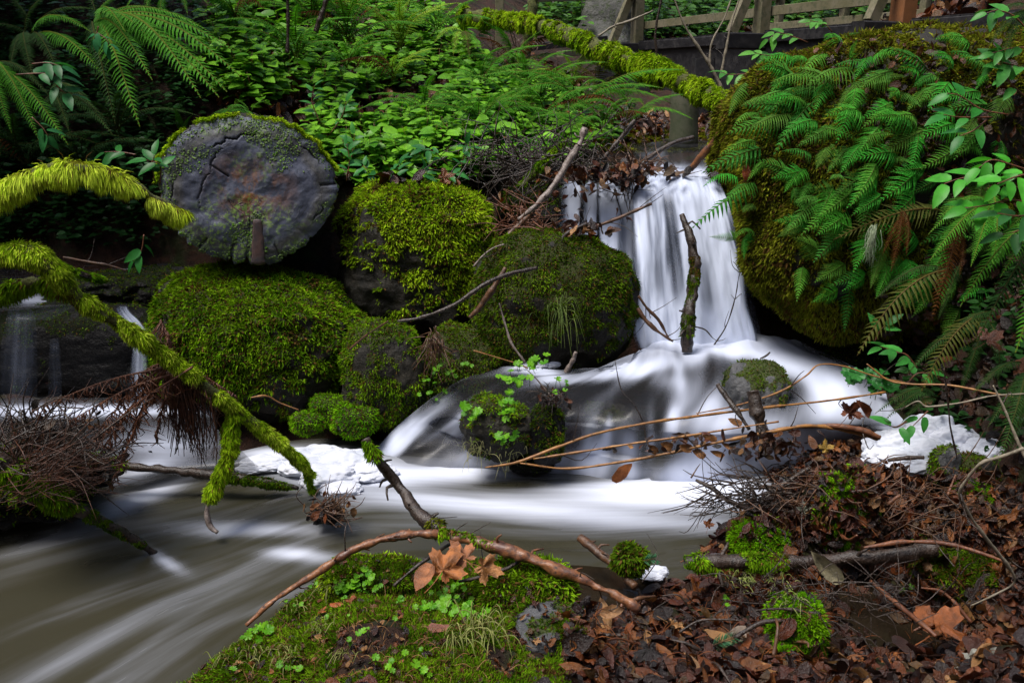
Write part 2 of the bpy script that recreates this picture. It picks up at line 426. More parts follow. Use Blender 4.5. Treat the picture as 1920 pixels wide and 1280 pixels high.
# stream bed, banks and litter flats
for a in [(1240,300,.9),(1290,290,.95),(1260,315,.88)]: cpz(*a)
for x, y, z in [(.8,4.05,.1),(.5,4.0,.1),(1.1,3.9,.1),(.3,3.5,0),(.8,3.45,.05),(1.3,3.4,.05),(0,3.4,-.1),(-.4,3.5,0),(-.9,3.6,0),(-.5,4.1,.15),
                (-1.1,4.1,.2),(-1.9,3.9,.2),(-2.2,4.4,.3),(-2.6,3.7,.2),(-1.7,3.4,-.05),(-2.4,3.3,-.05),(.4,4.5,.75),(.8,4.5,.8),(1.1,4.6,.9),(.9,5.2,.95),
                (.2,4.4,.6),(-.3,4.5,.6),(-.9,2.9,-.3),(0,2.9,-.3),(.7,2.8,-.25),(-1.8,2.8,-.3),(-.5,2.5,-.3),(.3,2.5,-.25),(-1.5,2.2,-.35),
                (-1,1.9,-.35),(-2.4,2.4,-.3),(-1.6,1.4,-.4),(-.8,1.5,-.25),(-2.5,1.2,-.4),(-3.2,2.6,-.1),(-1.2,.8,-.4),(-2.9,3.1,.05),
                (1.35,3.3,.0),(1.75,3.3,.25)]: CT.append(np.array([x, y, z], float))
for a in [(700,1075,.14),(700,1170,.34),(700,1280,.36),(560,1150,.1),(430,1225,.06),(400,1290,.16),(330,1300,.07),(480,1180,.08),(560,1105,.1),(270,1340,.0),(640,1050,.08),(600,1250,.3),(850,1040,.06),(900,1100,.16),(900,1200,.26),(900,1290,.3),
          (1000,1060,.02),(1050,1120,.0),(1130,1150,.02),(1180,1090,.0),(1300,1090,.03),(1250,1180,.08),(1250,1270,.2),(1480,1200,.12),(1500,1280,.2),
          (1420,1060,.05),(1550,1090,.0),(1640,1110,-.04),(1800,1100,-.04),(1600,1180,-.02),(1720,1180,.0),(1900,1190,.1),(1800,1280,.18),(2000,1280,.3),
          (1400,960,.12),(1500,930,.2),(1600,900,.24),(1700,900,.27),(1830,920,.33),(1950,950,.42),(1350,1010,.04),(1500,1020,.12),(1700,1020,.15),(1900,1040,.25),
          (1750,850,.2),(1650,850,.14),(1560,850,.1),(2100,1100,.5),(2100,850,.6),(1400,870,.0),(1300,940,-.2),(1280,1010,-.15)]: cpz(*a)
for x, y, z in [(0,.9,.35),(.8,.9,.3),(-.5,1.1,.2),(1.8,1.0,.5),(0,-3,.8),(-4,-2,2.2),(4,-2,3.0),(4.2,2,2.6),(5,6,3.4),(-5,3,2.6),(-5,6,4.2),(-6,10,5.5),(-3,10,4.0),(-2,14,4.5),
                (0,16,3.8),(4,18,5),(8,14,6),(7,10,4.5),(-9,0,8),(9,0,8),(0,-9,5),(-6,-6,6),(6,-6,6),(10,20,8),(-10,20,9),(0,22,6.5),(-4,8,3.4),(3,9,2.0),(3,4.6,1.4),(2.6,3.4,.9)]: CT.append(np.array([x, y, z], float))  # unseen side and rear slopes raised steep so light comes mostly from overhead
CT = np.array(CT)
def _fit():
    P = CT[:, :2]; n = len(P)
    K = np.linalg.norm(P[:, None] - P[None], axis=2) + np.eye(n) * .02
    A = np.zeros((n + 3, n + 3)); A[:n, :n] = K; A[:n, n] = 1; A[:n, n + 1:] = P; A[n, :n] = 1; A[n + 1:, :n] = P.T
    return np.linalg.solve(A, np.concatenate([CT[:, 2], [0, 0, 0]]))
_w = _fit()
def ground(x, y):
    x = np.atleast_1d(np.asarray(x, float)); y = np.atleast_1d(np.asarray(y, float)); out = np.zeros(len(x))
    for k in range(0, len(x), 20000):
        s = slice(k, k + 20000)
        D = np.sqrt((x[s, None] - CT[None, :, 0]) ** 2 + (y[s, None] - CT[None, :, 1]) ** 2)
        out[s] = D @ _w[:-3] + _w[-3] + _w[-2] * x[s] + _w[-1] * y[s]
    P = np.stack([x, y, x * 0], 1)
    r = np.hypot(x, y - 4)
    out = out + fbm(P * 3, 4, 3) * .03 * sst(0, 1.5, r) + fbm(P * 14, 3, 9) * .012
    far = sst(9, 30, r)
    return out * (1 - far) + far * (4 + .55 * np.clip(r, 0, 60) + 1.5 * fbm(P * .15, 3, 5))  # far hills, mostly unseen, raised to block low sky light
def axis(lo, hi, step, far):
    a = list(np.arange(lo, hi, step)); s = step; x = hi
    while x < far: a.append(x); s *= 1.16; x += s
    a.append(far); s = step; x = lo; b = []
    while x > -far: s *= 1.16; x -= s; b.append(x)
    return np.array(b[::-1] + a)
gx = axis(-3.0, 3.0, .035, 60); gy = axis(.9, 8.5, .035, 60)
GX, GY = np.meshgrid(gx, gy); gz = ground(GX.ravel(), GY.ravel())
TV = np.stack([GX.ravel(), GY.ravel(), gz], 1)
nx, ny = len(gx), len(gy)
ii = (np.arange(ny - 1)[:, None] * nx + np.arange(nx - 1)[None]).ravel()
TF = np.stack([ii, ii + 1, ii + nx + 1, ii + nx], 1)

def groundmat():
    m, t, o = nt('forest_floor'); co = objco(t)
    n1 = noise(t, 2.2, 7, .65, .5, co); n2 = noise(t, 28, 6, .7, .3, co); n3 = noise(t, 6, 5, .6, .2, co)
    v = N(t, 'ShaderNodeTexVoronoi'); v.inputs['Scale'].default_value = 38; v.inputs['Randomness'].default_value = 1; t.links.new(co, v.inputs['Vector'])
    c = mixc(t, ramp(t, [(.4, g1(0)), (.6, g1(1))], n1.outputs[0]).outputs[0], (.009, .005, .003), (.04, .016, .008))
    vr = ramp(t, [(.2, (.01, .005, .003)), (.5, (.06, .022, .01)), (.8, (.02, .011, .006))], N(t, 'ShaderNodeSeparateXYZ').outputs[0])
    t.links.new(v.outputs['Color'], vr.inputs[0])
    c = mixc(t, ramp(t, [(.4, g1(0)), (.6, g1(.7))], n2.outputs[0]).outputs[0], c, vr.outputs[0])
    c = mixc(t, ramp(t, [(.52, g1(0)), (.66, g1(.85))], n3.outputs[0]).outputs[0], c, (.022, .034, .007))
    p = N(t, 'ShaderNodeBsdfPrincipled'); t.links.new(c, p.inputs['Base Color']); p.inputs['Roughness'].default_value = .75; p.inputs['Specular IOR Level'].default_value = .25
    t.links.new(bump(t, n2.outputs[0], 1, .03), p.inputs['Normal']); t.links.new(p.outputs[0], o.inputs[0]); return m
M['ground'] = groundmat()
tag(mk('ground', TV, TF, M['ground']), 'dark forest soil and stream bed under litter and moss', 'ground', kind='structure')
SOL = [(TV, [TF])]           # solids that other things rest on

# ------------------------------------------------------------------ stones
def cubesphere(n):
    a = np.tan(np.linspace(-1, 1, n) * np.pi / 4); u, v = np.meshgrid(a, a); o = np.ones_like(u)
    fs, ff, k = [], [], 0
    for s in [(u, v, o), (v, u, -o), (o, u, v), (-o, v, u), (v, o, u), (u, -o, v)]:
        fs.append(np.stack([c.ravel() for c in s], 1))
        i = (np.arange(n - 1)[:, None] * n + np.arange(n - 1)[None]).ravel() + k
        ff.append(np.stack([i, i + 1, i + n + 1, i + n], 1)); k += n * n
    V = np.vstack(fs); F = np.vstack(ff)
    _, idx, inv = np.unique(np.round(V, 5), axis=0, return_index=True, return_inverse=True)
    return nrm(V[idx]), inv.ravel()[F]
CSV = {n: cubesphere(n) for n in (14, 26, 44, 64)}

def vnorm(V, F):
    n, a = facegeo(V, F); o = np.zeros_like(V)
    for k in range(F.shape[1]): np.add.at(o, F[:, k], n * a[:, None])
    return nrm(o)

GREENS = {'bright': ((.13, .25, .004), (.33, .47, .015)), 'mid': ((.055, .14, .002), (.18, .32, .008)), 'dark': ((.022, .055, .002), (.11, .2, .006)),
          'yellow': ((.34, .45, .02), (.66, .78, .09)), 'olive': ((.06, .075, .004), (.24, .26, .02)), 'vivid': ((.07, .22, .002), (.2, .42, .008))}
def mosscol(P, key, rs, brown=.12):
    a, b = [np.array(c) for c in GREENS[key]]
    t = np.clip(.42 + .55 * fbm(P * 13, 3, 21) + rs.randn(len(P)) * .18, 0, 1)[:, None]
    c = a * (1 - t) + b * t
    m = (rs.rand(len(P)) < brown) | ((fbm(P * 11, 2, 77) > .75) & (rs.rand(len(P)) < .5))
    c[m] = np.array([.09, .05, .015]) * (.5 + rs.rand(m.sum(), 1))
    return c * (.65 + .6 * rs.rand(len(P), 1))

def boulder(name, label, cat, px, py, Y, hw, hh, dr=.85, boxy=.3, amp=.16, seed=1, n=44, mat='rock', moss=None, group=None, sink=0, fr=2.2, rz=0., bottom=None):
    C = W(px, py, Y); d = np.linalg.norm(C - CAM) * 1.0
    rx, rzz = hw * .93 * d / FPX, hh * .93 * d / FPX; ry = rx * dr
    S, F = CSV[n]
    P = S / (np.sum(np.abs(S) ** (2 + boxy * 6), 1, keepdims=True) ** (1 / (2 + boxy * 6)))
    dd = fbm(S * fr * .6 + seed * 7.7, 2, seed) * amp + fbm(S * fr * 2.2 + seed * 3.1, 4, seed + 5) * amp * .42
    P = P * (1 + dd)[:, None]
    ca, sa = math.cos(rz), math.sin(rz)
    P = P * [rx, ry, rzz]
    if rz: P = np.stack([P[:, 0] * ca - P[:, 2] * sa, P[:, 1], P[:, 0] * sa + P[:, 2] * ca], 1)
    if bottom is not None: P[:, 2] = np.maximum(P[:, 2], bottom)
    Nn = vnorm(P, F); Wp = P + C
    mv = np.zeros(len(P))
    f = None
    if moss:
        cov, key, dens, L, up = moss[:5]
        extra = moss[5] if len(moss) > 5 else None
        def f(p, nn):
            q = cov + up * nn[:, 2] + .55 * fbm(p * 4.5 + seed, 3, seed + 40) + .5 * fbm(p * 16 + seed, 3, seed + 41)
            if extra is not None: q = q + extra(p, nn)
            return sst(.0, .35, q)
        mv = f(Wp, Nn)
    o = mk(name, P, F, M[mat], attrs={'moss': mv}); o.location = C
    tag(o, label, cat, group)
    SOL.append((Wp, [F]))
    if moss:
        rs = np.random.RandomState(seed + 100)
        def keep(p, nn):
            tc = nrm(CAM - p); return f(p, nn) * sst(-.5, -.2, (tc * nn).sum(1))
        Q, qn = sample(Wp, F, dens, rs, keep)
        if len(Q):
            D = qn + rs.randn(len(Q), 3) * .55 + np.array([0, 0, -.25])
            clump = .6 + .8 * np.clip(.5 + fbm(Q * 28, 2, 61), 0, 1)
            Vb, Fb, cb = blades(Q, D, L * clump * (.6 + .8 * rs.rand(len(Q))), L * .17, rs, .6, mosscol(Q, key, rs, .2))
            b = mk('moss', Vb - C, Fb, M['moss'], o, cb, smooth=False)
    return o

SRF = {}
B = boulder
SRF['R'] = B('mossy_boulder', 'huge mossy boulder beside the waterfall, topped with ferns and dead leaves', 'boulder', 1668, 342, 3.85, 278, 252, .9, .16, .12, 3, 64,
  moss=(.5, 'olive', 38000, .022, .35, lambda p, n: sst(1.35, .75, p[:, 0]) * .6 - sst(1.3, 1.8, p[:, 0]) * .5 + .35 * sst(.9, .6, p[:, 2])), rz=.12)
B('mossy_boulder', 'rounded dark boulder with patchy moss just left of the waterfall foot', 'boulder', 1030, 568, 3.72, 166, 146, .8, .04, .1, 11, 64,
  moss=(.16, 'dark', 42000, .014, .5), rz=-.08)
B('mossy_boulder', 'boulder with bare brown left face and bright moss cap right of the cut log', 'boulder', 785, 478, 4.15, 160, 138, .8, .2, .12, 23, 64,
  moss=(-.1, 'bright', 42000, .022, 1.1, lambda p, n: sst(-.72, -.42, p[:, 0]) * 1.1 - .8 * sst(.85, .6, p[:, 2])), rz=-.06)
B('mossy_boulder', 'broad green moss covered boulder directly below the cut log', 'boulder', 484, 642, 3.78, 196, 122, .75, .15, .15, 31, 64,
  moss=(.4, 'mid', 42000, .02, .5), rz=-.03)
B('mossy_boulder', 'small upright mossy boulder with leafy herbs at its right foot', 'boulder', 718, 705, 3.5, 84, 104, .9, .08, .13, 41, 44,
  moss=(.34, 'mid', 42000, .014, .5))
B('mossy_boulder', 'low dark green boulder tucked under the large rounded boulder', 'boulder', 885, 690, 3.62, 90, 88, .9, .1, .12, 47, 44,
  moss=(.3, 'dark', 42000, .014, .5))
for q in [(574, 792, 3.32, 28, 20, 'leftmost small moss cushion at the edge of the foam'), (614, 768, 3.42, 34, 28, 'small moss cushion behind the other two at the foot of the broad boulder'),
          (667, 786, 3.34, 44, 28, 'widest bright moss cushion at the foot of the upright boulder')]:
    B('moss_cushion', q[5], 'mossy stone', q[0], q[1], q[2], q[3], q[4], .9, .1, .15, int(q[0]), 26, moss=(1, 'vivid', 60000, .012, .3), group='moss cushions at the foot of the boulders')
B('mossy_rock', 'mossy rock with green herbs standing in the middle of the cascade', 'rock', 935, 800, 3.08, 72, 62, .8, .02, .2, 61, 44, moss=(.15, 'mid', 40000, .013, .6))
B('mossy_rock', 'narrow wet rock right of the herb rock in the cascade', 'rock', 1022, 815, 3.02, 38, 60, .9, .02, .22, 66, 26, 'rock_black', moss=(.1, 'dark', 40000, .012, .6))
B('wet_rock', 'dark rock washed by white water right of the waterfall foot', 'rock', 1414, 742, 3.17, 60, 60, .8, .25, .12, 71, 44, 'rock_grey', moss=(.05, 'dark', 30000, .01, .2))
B('rock_ledge', 'black wet rock ledge under the small waterfalls on the left', 'rock ledge', 120, 668, 3.98, 225, 108, .5, .3, .08, 81, 64, 'rock_black', moss=(-.3, 'dark', 15000, .01, .4))
B('wet_rock', 'black wet rock on the ledge left of the cut log', 'rock', 250, 550, 4.05, 85, 42, .8, .4, .16, 85, 44, 'rock_black', moss=(-.1, 'dark', 20000, .01, .5))
B('wet_rock', 'small black rock between the log foot and the ledge', 'rock', 350, 545, 4.1, 40, 40, .8, .4, .18, 88, 26, 'rock_black')
B('wet_rock', 'dark rock wall behind the falling water', 'rock', 1270, 500, 4.62, 190, 165, .5, .7, .1, 91, 64, 'rock_black', moss=(-.3, 'dark', 8000, .012, .4))
B('wet_rock', 'dark rock under the driftwood tangle left of the fall', 'rock', 1060, 435, 4.62, 130, 95, .6, .5, .15, 94, 44, 'rock_black', moss=(-.1, 'dark', 20000, .015, .5))
B('wet_rock', 'shadowed rock under the right boulder at the basin edge', 'rock', 1640, 690, 3.7, 120, 70, .7, .4, .12, 97, 44, 'rock_black', moss=(-.1, 'dark', 20000, .012, .5))
B('wet_rock', 'brown rock under thin water right of the herb rock', 'rock', 1140, 806, 3.17, 46, 48, .8, .2, .2, 141, 44, 'rock', moss=(-.2, 'dark', 20000, .01, .4))
0 and B('wet_rock', 'low dark rock under the left chute of the cascade', 'rock', 792, 828, 3.27, 34, 15, .8, .2, .2, 143, 26, 'rock_black')
B('wet_rock', 'dark wet stone at the foot of the cascade by the pool', 'rock', 1000, 868, 3.12, 46, 16, .8, .2, .2, 145, 26, 'rock_black', moss=(-.1, 'dark', 20000, .01, .4))
B('grey_rock', 'grey stone at the bottom edge below the moss bank', 'rock', 1045, 1205, 1.72, 78, 62, .8, .4, .14, 101, 44, 'rock_grey', moss=(-.25, 'dark', 60000, .009, .5))
B('grey_rock', 'small grey stone between moss and herbs on the near bank', 'rock', 735, 1092, 2.02, 34, 22, .8, .4, .14, 103, 26, 'rock_grey')
B('mossy_rock', 'bright moss mound on the near bank under the long peeled branch', 'rock', 705, 1092, 2.08, 104, 46, .5, .1, .1, 107, 44, moss=(1, 'bright', 60000, .013, .3))
B('mossy_rock', 'shaggy moss covered stone beside the dark pool gap under the branch', 'rock', 985, 1100, 2.0, 90, 34, .6, .2, .15, 109, 44, moss=(.8, 'mid', 60000, .018, .3))
B('mossy_rock', 'moss covered stone in the middle of the right litter heap', 'rock', 1588, 958, 2.32, 50, 74, .6, .2, .15, 111, 44, moss=(.6, 'vivid', 50000, .013, .4))
B('mossy_rock', 'low moss cushion at the water edge left of the litter heap', 'rock', 1425, 1005, 2.35, 48, 30, .9, .1, .15, 113, 26, moss=(.9, 'mid', 55000, .013, .3))
B('mossy_rock', 'bright moss clump among brown leaves at lower right', 'rock', 1490, 1178, 1.92, 42, 52, .9, .2, .15, 115, 44, moss=(.9, 'vivid', 70000, .013, .3))
B('mossy_rock', 'round dark moss tuft stone beside the foam patch on the near bank', 'rock', 1180, 1048, 2.2, 28, 26, .9, .1, .1, 117, 26, moss=(.9, 'dark', 90000, .02, .2))
B('mossy_rock', 'small pointed rock standing in front of the right foam', 'rock', 1772, 872, 2.6, 22, 34, .9, .2, .12, 119, 26, 'rock_grey', moss=(.1, 'mid', 50000, .01, .4))
B('mossy_rock', 'brown mossy rock at the right end of the foam', 'rock', 1822, 892, 2.6, 34, 36, .9, .3, .12, 121, 26, moss=(.1, 'dark', 50000, .01, .4))
B('mossy_rock', 'dark mossy lump under the right end of the lying branch', 'rock', 1800, 1062, 2.2, 70, 38, .9, .3, .15, 123, 44, moss=(.4, 'dark', 50000, .012, .4))
B('pale_rock', 'bare pinkish stone on the slope below the fallen mossy trunk', 'rock', 938, 135, 7.1, 20, 15, .9, .4, .15, 125, 14, 'rock_grey')
B('mossy_rock', 'mossy stone under the bridge beside the first fern', 'rock', 1062, 158, 6.9, 26, 16, .9, .3, .15, 127, 14, moss=(.3, 'dark', 8000, .02, .4))
#B('brown_stone', 'brown stone just under water near the small leaf jam', 'rock', 488, 980, 2.7, 28, 7, .9, .3, .15, 131, 26, 'rock_black')
#B('brown_stone', 'submerged stone near the foot of the broken stick', 'rock', 660, 1000, 2.62, 46, 11, .9, .3, .15, 133, 26, 'rock_grey')

def mkbvh():
    Vs, Fs, off = [], [], 0
    for V, F in SOL:
        for f in F: Fs.extend((f + off).tolist())
        Vs.append(V); off += len(V)
    return BVHTree.FromPolygons(np.vstack(Vs).tolist(), Fs)
BV = mkbvh()
def hit(px, py, Y=4.0, off=.01):
    d = ray(px, py); h = BV.ray_cast(Vector(CAM), Vector(d))
    if h[0] is None: return W(px, py, Y), np.array([0, 0, 1.0])
    n = np.array(h[1]); 
    if n @ d > 0: n = -n
    return np.array(h[0]) + n * off, n
def drop(x, y, z=6.0):
    h = BV.ray_cast(Vector((x, y, z)), Vector((0, 0, -1)))
    return np.array(h[0]) if h[0] is not None else np.array([x, y, 0])
# ------------------------------------------------------------------ water
def surf(rows, nu, nv, name, label, mat, blobs, base=0.0, disp=.0, dfreq=8, uvs=(1, 1), edge=0, thr=None):
    """rows: flow lines (each a list of world points, equal length); blobs: (px,py,rx,ry,deg,strength) of air in the water"""
    R = np.array([catmull(r, nv) for r in rows])                 # lines x along
    G = np.stack([catmull(R[:, k], nu) for k in range(nv)], 1)   # nu x nv x 3
    V = G.reshape(-1, 3).copy()
    u, v = np.meshgrid(np.linspace(0, 1, nu), np.linspace(0, 1, nv), indexing='ij')
    i = (np.arange(nu - 1)[:, None] * nv + np.arange(nv - 1)[None]).ravel()
    F = np.stack([i, i + 1, i + nv + 1, i + nv], 1)
    x, y = proj(V); f = np.full(len(V), base, float)
    for bx, by, rx, ry, dg, st in blobs:
        c, s = math.cos(math.radians(dg)), math.sin(math.radians(dg))
        dx, dy = x - bx, y - by
        q = ((dx * c + dy * s) / rx) ** 2 + ((-dx * s + dy * c) / ry) ** 2
        f += st * np.exp(-q * 1.2)
    if thr:
        n_, w0, w1, am, sd_ = thr; r_ = np.random.RandomState(sd_); uu, vv_ = u.ravel(), v.ravel()
        for _ in range(n_):
            c_ = r_.rand() + .03 * np.sin(vv_ * r_.uniform(2, 7) + r_.rand() * 6); a0, l0 = r_.uniform(-.1, .8), r_.uniform(.2, .7)
            f += am * r_.uniform(-.8, 1) * np.exp(-((uu - c_) / r_.uniform(w0, w1)) ** 2) * sst(a0, a0 + .15, vv_) * (1 - sst(a0 + l0, a0 + l0 + .3, vv_))
    if edge:
        uu, vv_ = u.ravel(), v.ravel(); ew = .05 + .07 * (.5 + .5 * vn(np.stack([vv_ * 5, uu * 0 + (uu > .5) * 9, vv_ * 0], 1), 3))
        f -= edge * (np.exp(-(uu / ew) ** 2) + np.exp(-((1 - uu) / ew) ** 2)) + (edge < .5) * .9 * np.exp(-(vv_ / .1) ** 2)
    if disp:
        q = np.stack([u.ravel() * dfreq * uvs[0], v.ravel() * dfreq * .3 * uvs[1], u.ravel() * 0], 1)
        nn = vnorm(V, F); nn *= np.sign(nn[:, 2:3] + 1e-6)
        V += nn * (fbm(q, 3, 4) * disp)[:, None]
    o = mk(name, V, F, M[mat], attrs={'foam': np.clip(f, -.6, .95)}, uv=np.stack([u.ravel() * uvs[0], v.ravel() * uvs[1]], 1))
    tag(o, label, None, kind='structure'); return o

Z = Wz
# upper stream behind the fall, sliding to the lip
lip = [(1165, 338, 1.03), (1200, 330, 1.06), (1235, 330, 1.065), (1275, 332, 1.07), (1315, 332, 1.07), (1350, 342, 1.05)]
ups = [[W(1120, 262, 7.0), Z(1180, 290, 1.075), Z(1185, 312, 1.065)], [W(1180, 262, 7.0), Z(1215, 287, 1.08), Z(1215, 310, 1.07)],
       [W(1250, 262, 7.0), Z(1260, 284, 1.08), Z(1262, 308, 1.075)], [W(1330, 262, 7.0), Z(1300, 284, 1.08), Z(1305, 308, 1.075)], [W(1390, 265, 7.0), Z(1345, 288, 1.08), Z(1345, 312, 1.07)]]
for k, r in enumerate(ups):
    l = [lip[0], lip[1], lip[2], lip[4], lip[5]][k]; r.append(Z(*l)); 
surf(ups, 40, 40, 'upper_stream_water', 'shallow stream sliding to the lip of the waterfall', 'casc', [(1240, 320, 60, 14, 0, .7), (1330, 325, 40, 16, 0, .6), (1220, 290, 30, 8, 0, .3)], .15, .008, 6)
# main curtain: top on the lip, foot on the basin
def fallline(a, b, mid=()):
    return [a] + list(mid) + [b]
cur = []
for (tx, ty, tz), (bx, by, bz), bow in [((1165, 338, 1.03), (1190, 655, .345), 2), ((1200, 330, 1.06), (1225, 650, .35), 2), ((1235, 330, 1.065), (1275, 645, .35), 3),
                                ((1275, 332, 1.07), (1325, 645, .35), 4), ((1315, 332, 1.07), (1385, 645, .35), 8), ((1350, 342, 1.05), (1432, 650, .34), 14)]:
    a, b = Z(tx, ty, tz), Z(bx, by, bz); pts = []
    a[1] = a[1]
    for s in np.linspace(0, 1, 9):
        zz = a[2] + (b[2] - a[2]) * s ** 1.15
        h = s ** .55
        px = tx + (bx - tx) * s ** .9 + 0
        yy = a[1] + (b[1] - a[1]) * h
        # keep the column on the given picture column
        p = np.array([0, yy, zz]); fwd = (p - CAM)[1] * CP - (p - CAM)[2] * SP
        p[0] = (px - 960) / FPX * fwd
        pts.append(p)
    cur.append(pts)
surf(cur, 160, 90, 'waterfall', 'white silky waterfall pouring between the boulders', 'falls',
     [(1290, 470, 120, 200, 0, .2), (1240, 350, 70, 22, 0, .35), (1350, 380, 28, 60, 12, .5), (1205, 450, 14, 110, -3, .42), (1300, 480, 16, 190, -4, .35), (1375, 520, 30, 150, -6, .55),
      (1255, 480, 16, 90, -4, -.2), (1225, 600, 60, 50, 0, .5), (1300, 620, 150, 40, 0, .9), (1340, 470, 14, 100, -5, .2), (1420, 560, 14, 60, 0, -.3)], .3, .008, 14, (1, 1), .6, (40, .012, .04, .26, 3))
# strands left of the main curtain
strands = []
for k, (x0, y0, x1, y1, Y0, Y1, w, st) in enumerate([(1075, 330, 1062, 440, 4.15, 4.0, 22, .3), (1108, 332, 1105, 440, 4.14, 3.98, 16, .12), (1140, 330, 1150, 470, 4.14, 3.97, 24, .4), (1172, 332, 1180, 520, 4.2, 4.0, 18, .3)]):
    rows = []
    for q in (-1, -.3, .3, 1):
        rows.append([W(x0 + q * w * .9, y0, Y0 + .03 * q * q), W(x0 + (x1 - x0) * .3 + q * w, y0 + (y1 - y0) * .25, Y0 - .04), W(x0 + (x1 - x0) * .6 + q * w, y0 + (y1 - y0) * .6, (Y0 + Y1) / 2), W(x1 + q * w * 1.1, y1, Y1)])
    surf(rows, 20, 40, 'waterfall', ['thin strand of falling water at the left end of the fall', 'faint strand of falling water between the two left ones', 'narrow white strand of falling water under the driftwood', 'strand of falling water against the left edge of the curtain'][k],
         'falls', [(x0, (y0 + y1) / 2, w * 1.0, 200, 0, st + .55)], .15, .008, 8, (.25, .6), .35)
surf([[W(1188, 480, 3.86), W(1200, 540, 3.82), W(1215, 590, 3.8), W(1225, 640, 3.75)], [W(1200, 488, 3.9), W(1225, 545, 3.86), W(1245, 595, 3.82), W(1262, 640, 3.77)], [W(1208, 500, 3.95), W(1245, 560, 3.92), W(1270, 600, 3.9), W(1290, 640, 3.85)]],
     20, 30, 'waterfall', 'slanting chute of cream water off the rounded boulder', 'falls', [(1240, 570, 60, 100, 40, .8)], .5, .006, 6, (.2, .6))
# thin chute between the cap boulder and rounded boulder
surf([[W(868, 505, 3.98), W(862, 540, 3.95), W(858, 598, 3.92)], [W(876, 503, 3.98), W(872, 540, 3.93), W(866, 598, 3.9)], [W(888, 505, 3.98), W(884, 535, 3.95), W(872, 598, 3.92)]],
     12, 20, 'waterfall', 'tiny spout of water between the capped boulder and the rounded one', 'falls', [(872, 530, 14, 60, 0, .3)], .2, .002, 5, (.1, .4))
# basin and cascade, flow lines from left to right
zs = (.36, .345, .31, .24, .1, -.01)
cl = [[(1150, 692), (1020, 688), (905, 692), (822, 742), (752, 795), (690, 850)],
      [(1170, 686), (1060, 700), (945, 715), (868, 768), (812, 812), (760, 868)],
      [(1190, 672), (1105, 700), (1020, 738), (958, 790), (915, 835), (880, 882)],
      [(1205, 655), (1165, 700), (1110, 738), (1070, 790), (1050, 840), (1030, 890)],
      [(1245, 640), (1245, 690), (1215, 742), (1180, 795), (1165, 850), (1160, 900)],
      [(1320, 632), (1330, 688), (1330, 745), (1305, 800), (1290, 860), (1285, 905)],
      [(1400, 625), (1430, 680), (1460, 735), (1450, 795), (1425, 855), (1400, 900)],
      [(1470, 632), (1540, 675), (1590, 730), (1600, 790), (1570, 840), (1540, 880)],
      [(1530, 650), (1610, 690), (1680, 740), (1700, 800), (1690, 850), (1680, 890)]]
rows = [[Z(x, y, z) for (x, y), z in zip(c, zs)] for c in cl]
surf(rows, 240, 120, 'cascade_water', 'white basin below the waterfall spilling over rocks into the pool', 'casc',
     [(1300, 640, 170, 30, 0, .8), (1480, 690, 120, 30, 25, .7), (1200, 690, 110, 18, -8, .55), (1240, 715, 50, 24, 0, .35), (1330, 760, 40, 60, 0, .4), (1540, 760, 60, 60, 0, .6), (1380, 660, 60, 10, 10, .2), (1500, 720, 30, 40, 30, -.2),
      (1330, 840, 60, 60, 0, .6), (1110, 830, 26, 60, 10, .5), (1180, 850, 26, 60, 0, .45), (1060, 712, 120, 12, -4, .25), (890, 725, 70, 16, -20, -.1), (780, 800, 30, 22, -40, .35),
      (860, 800, 24, 40, 30, .3), (740, 835, 50, 24, -30, .6), (1020, 700, 40, 14, 0, .5), (985, 690, 50, 10, 0, .5), (1160, 770, 60, 40, 0, -.05), (1430, 810, 60, 40, 0, .5),
      (1050, 860, 60, 24, 0, .3), (1280, 890, 130, 26, 0, .5), (1490, 850, 70, 40, 0, .5), (1650, 780, 60, 60, 0, .3), (1220, 820, 10, 50, 0, .35), (1140, 800, 9, 50, 8, .3), (1260, 790, 14, 50, 0, .3), (820, 770, 14, 60, 50, .35), (930, 700, 60, 8, -10, .2)], .17, .018, 12, (1, .8), 0, (70, .012, .035, .26, 5))
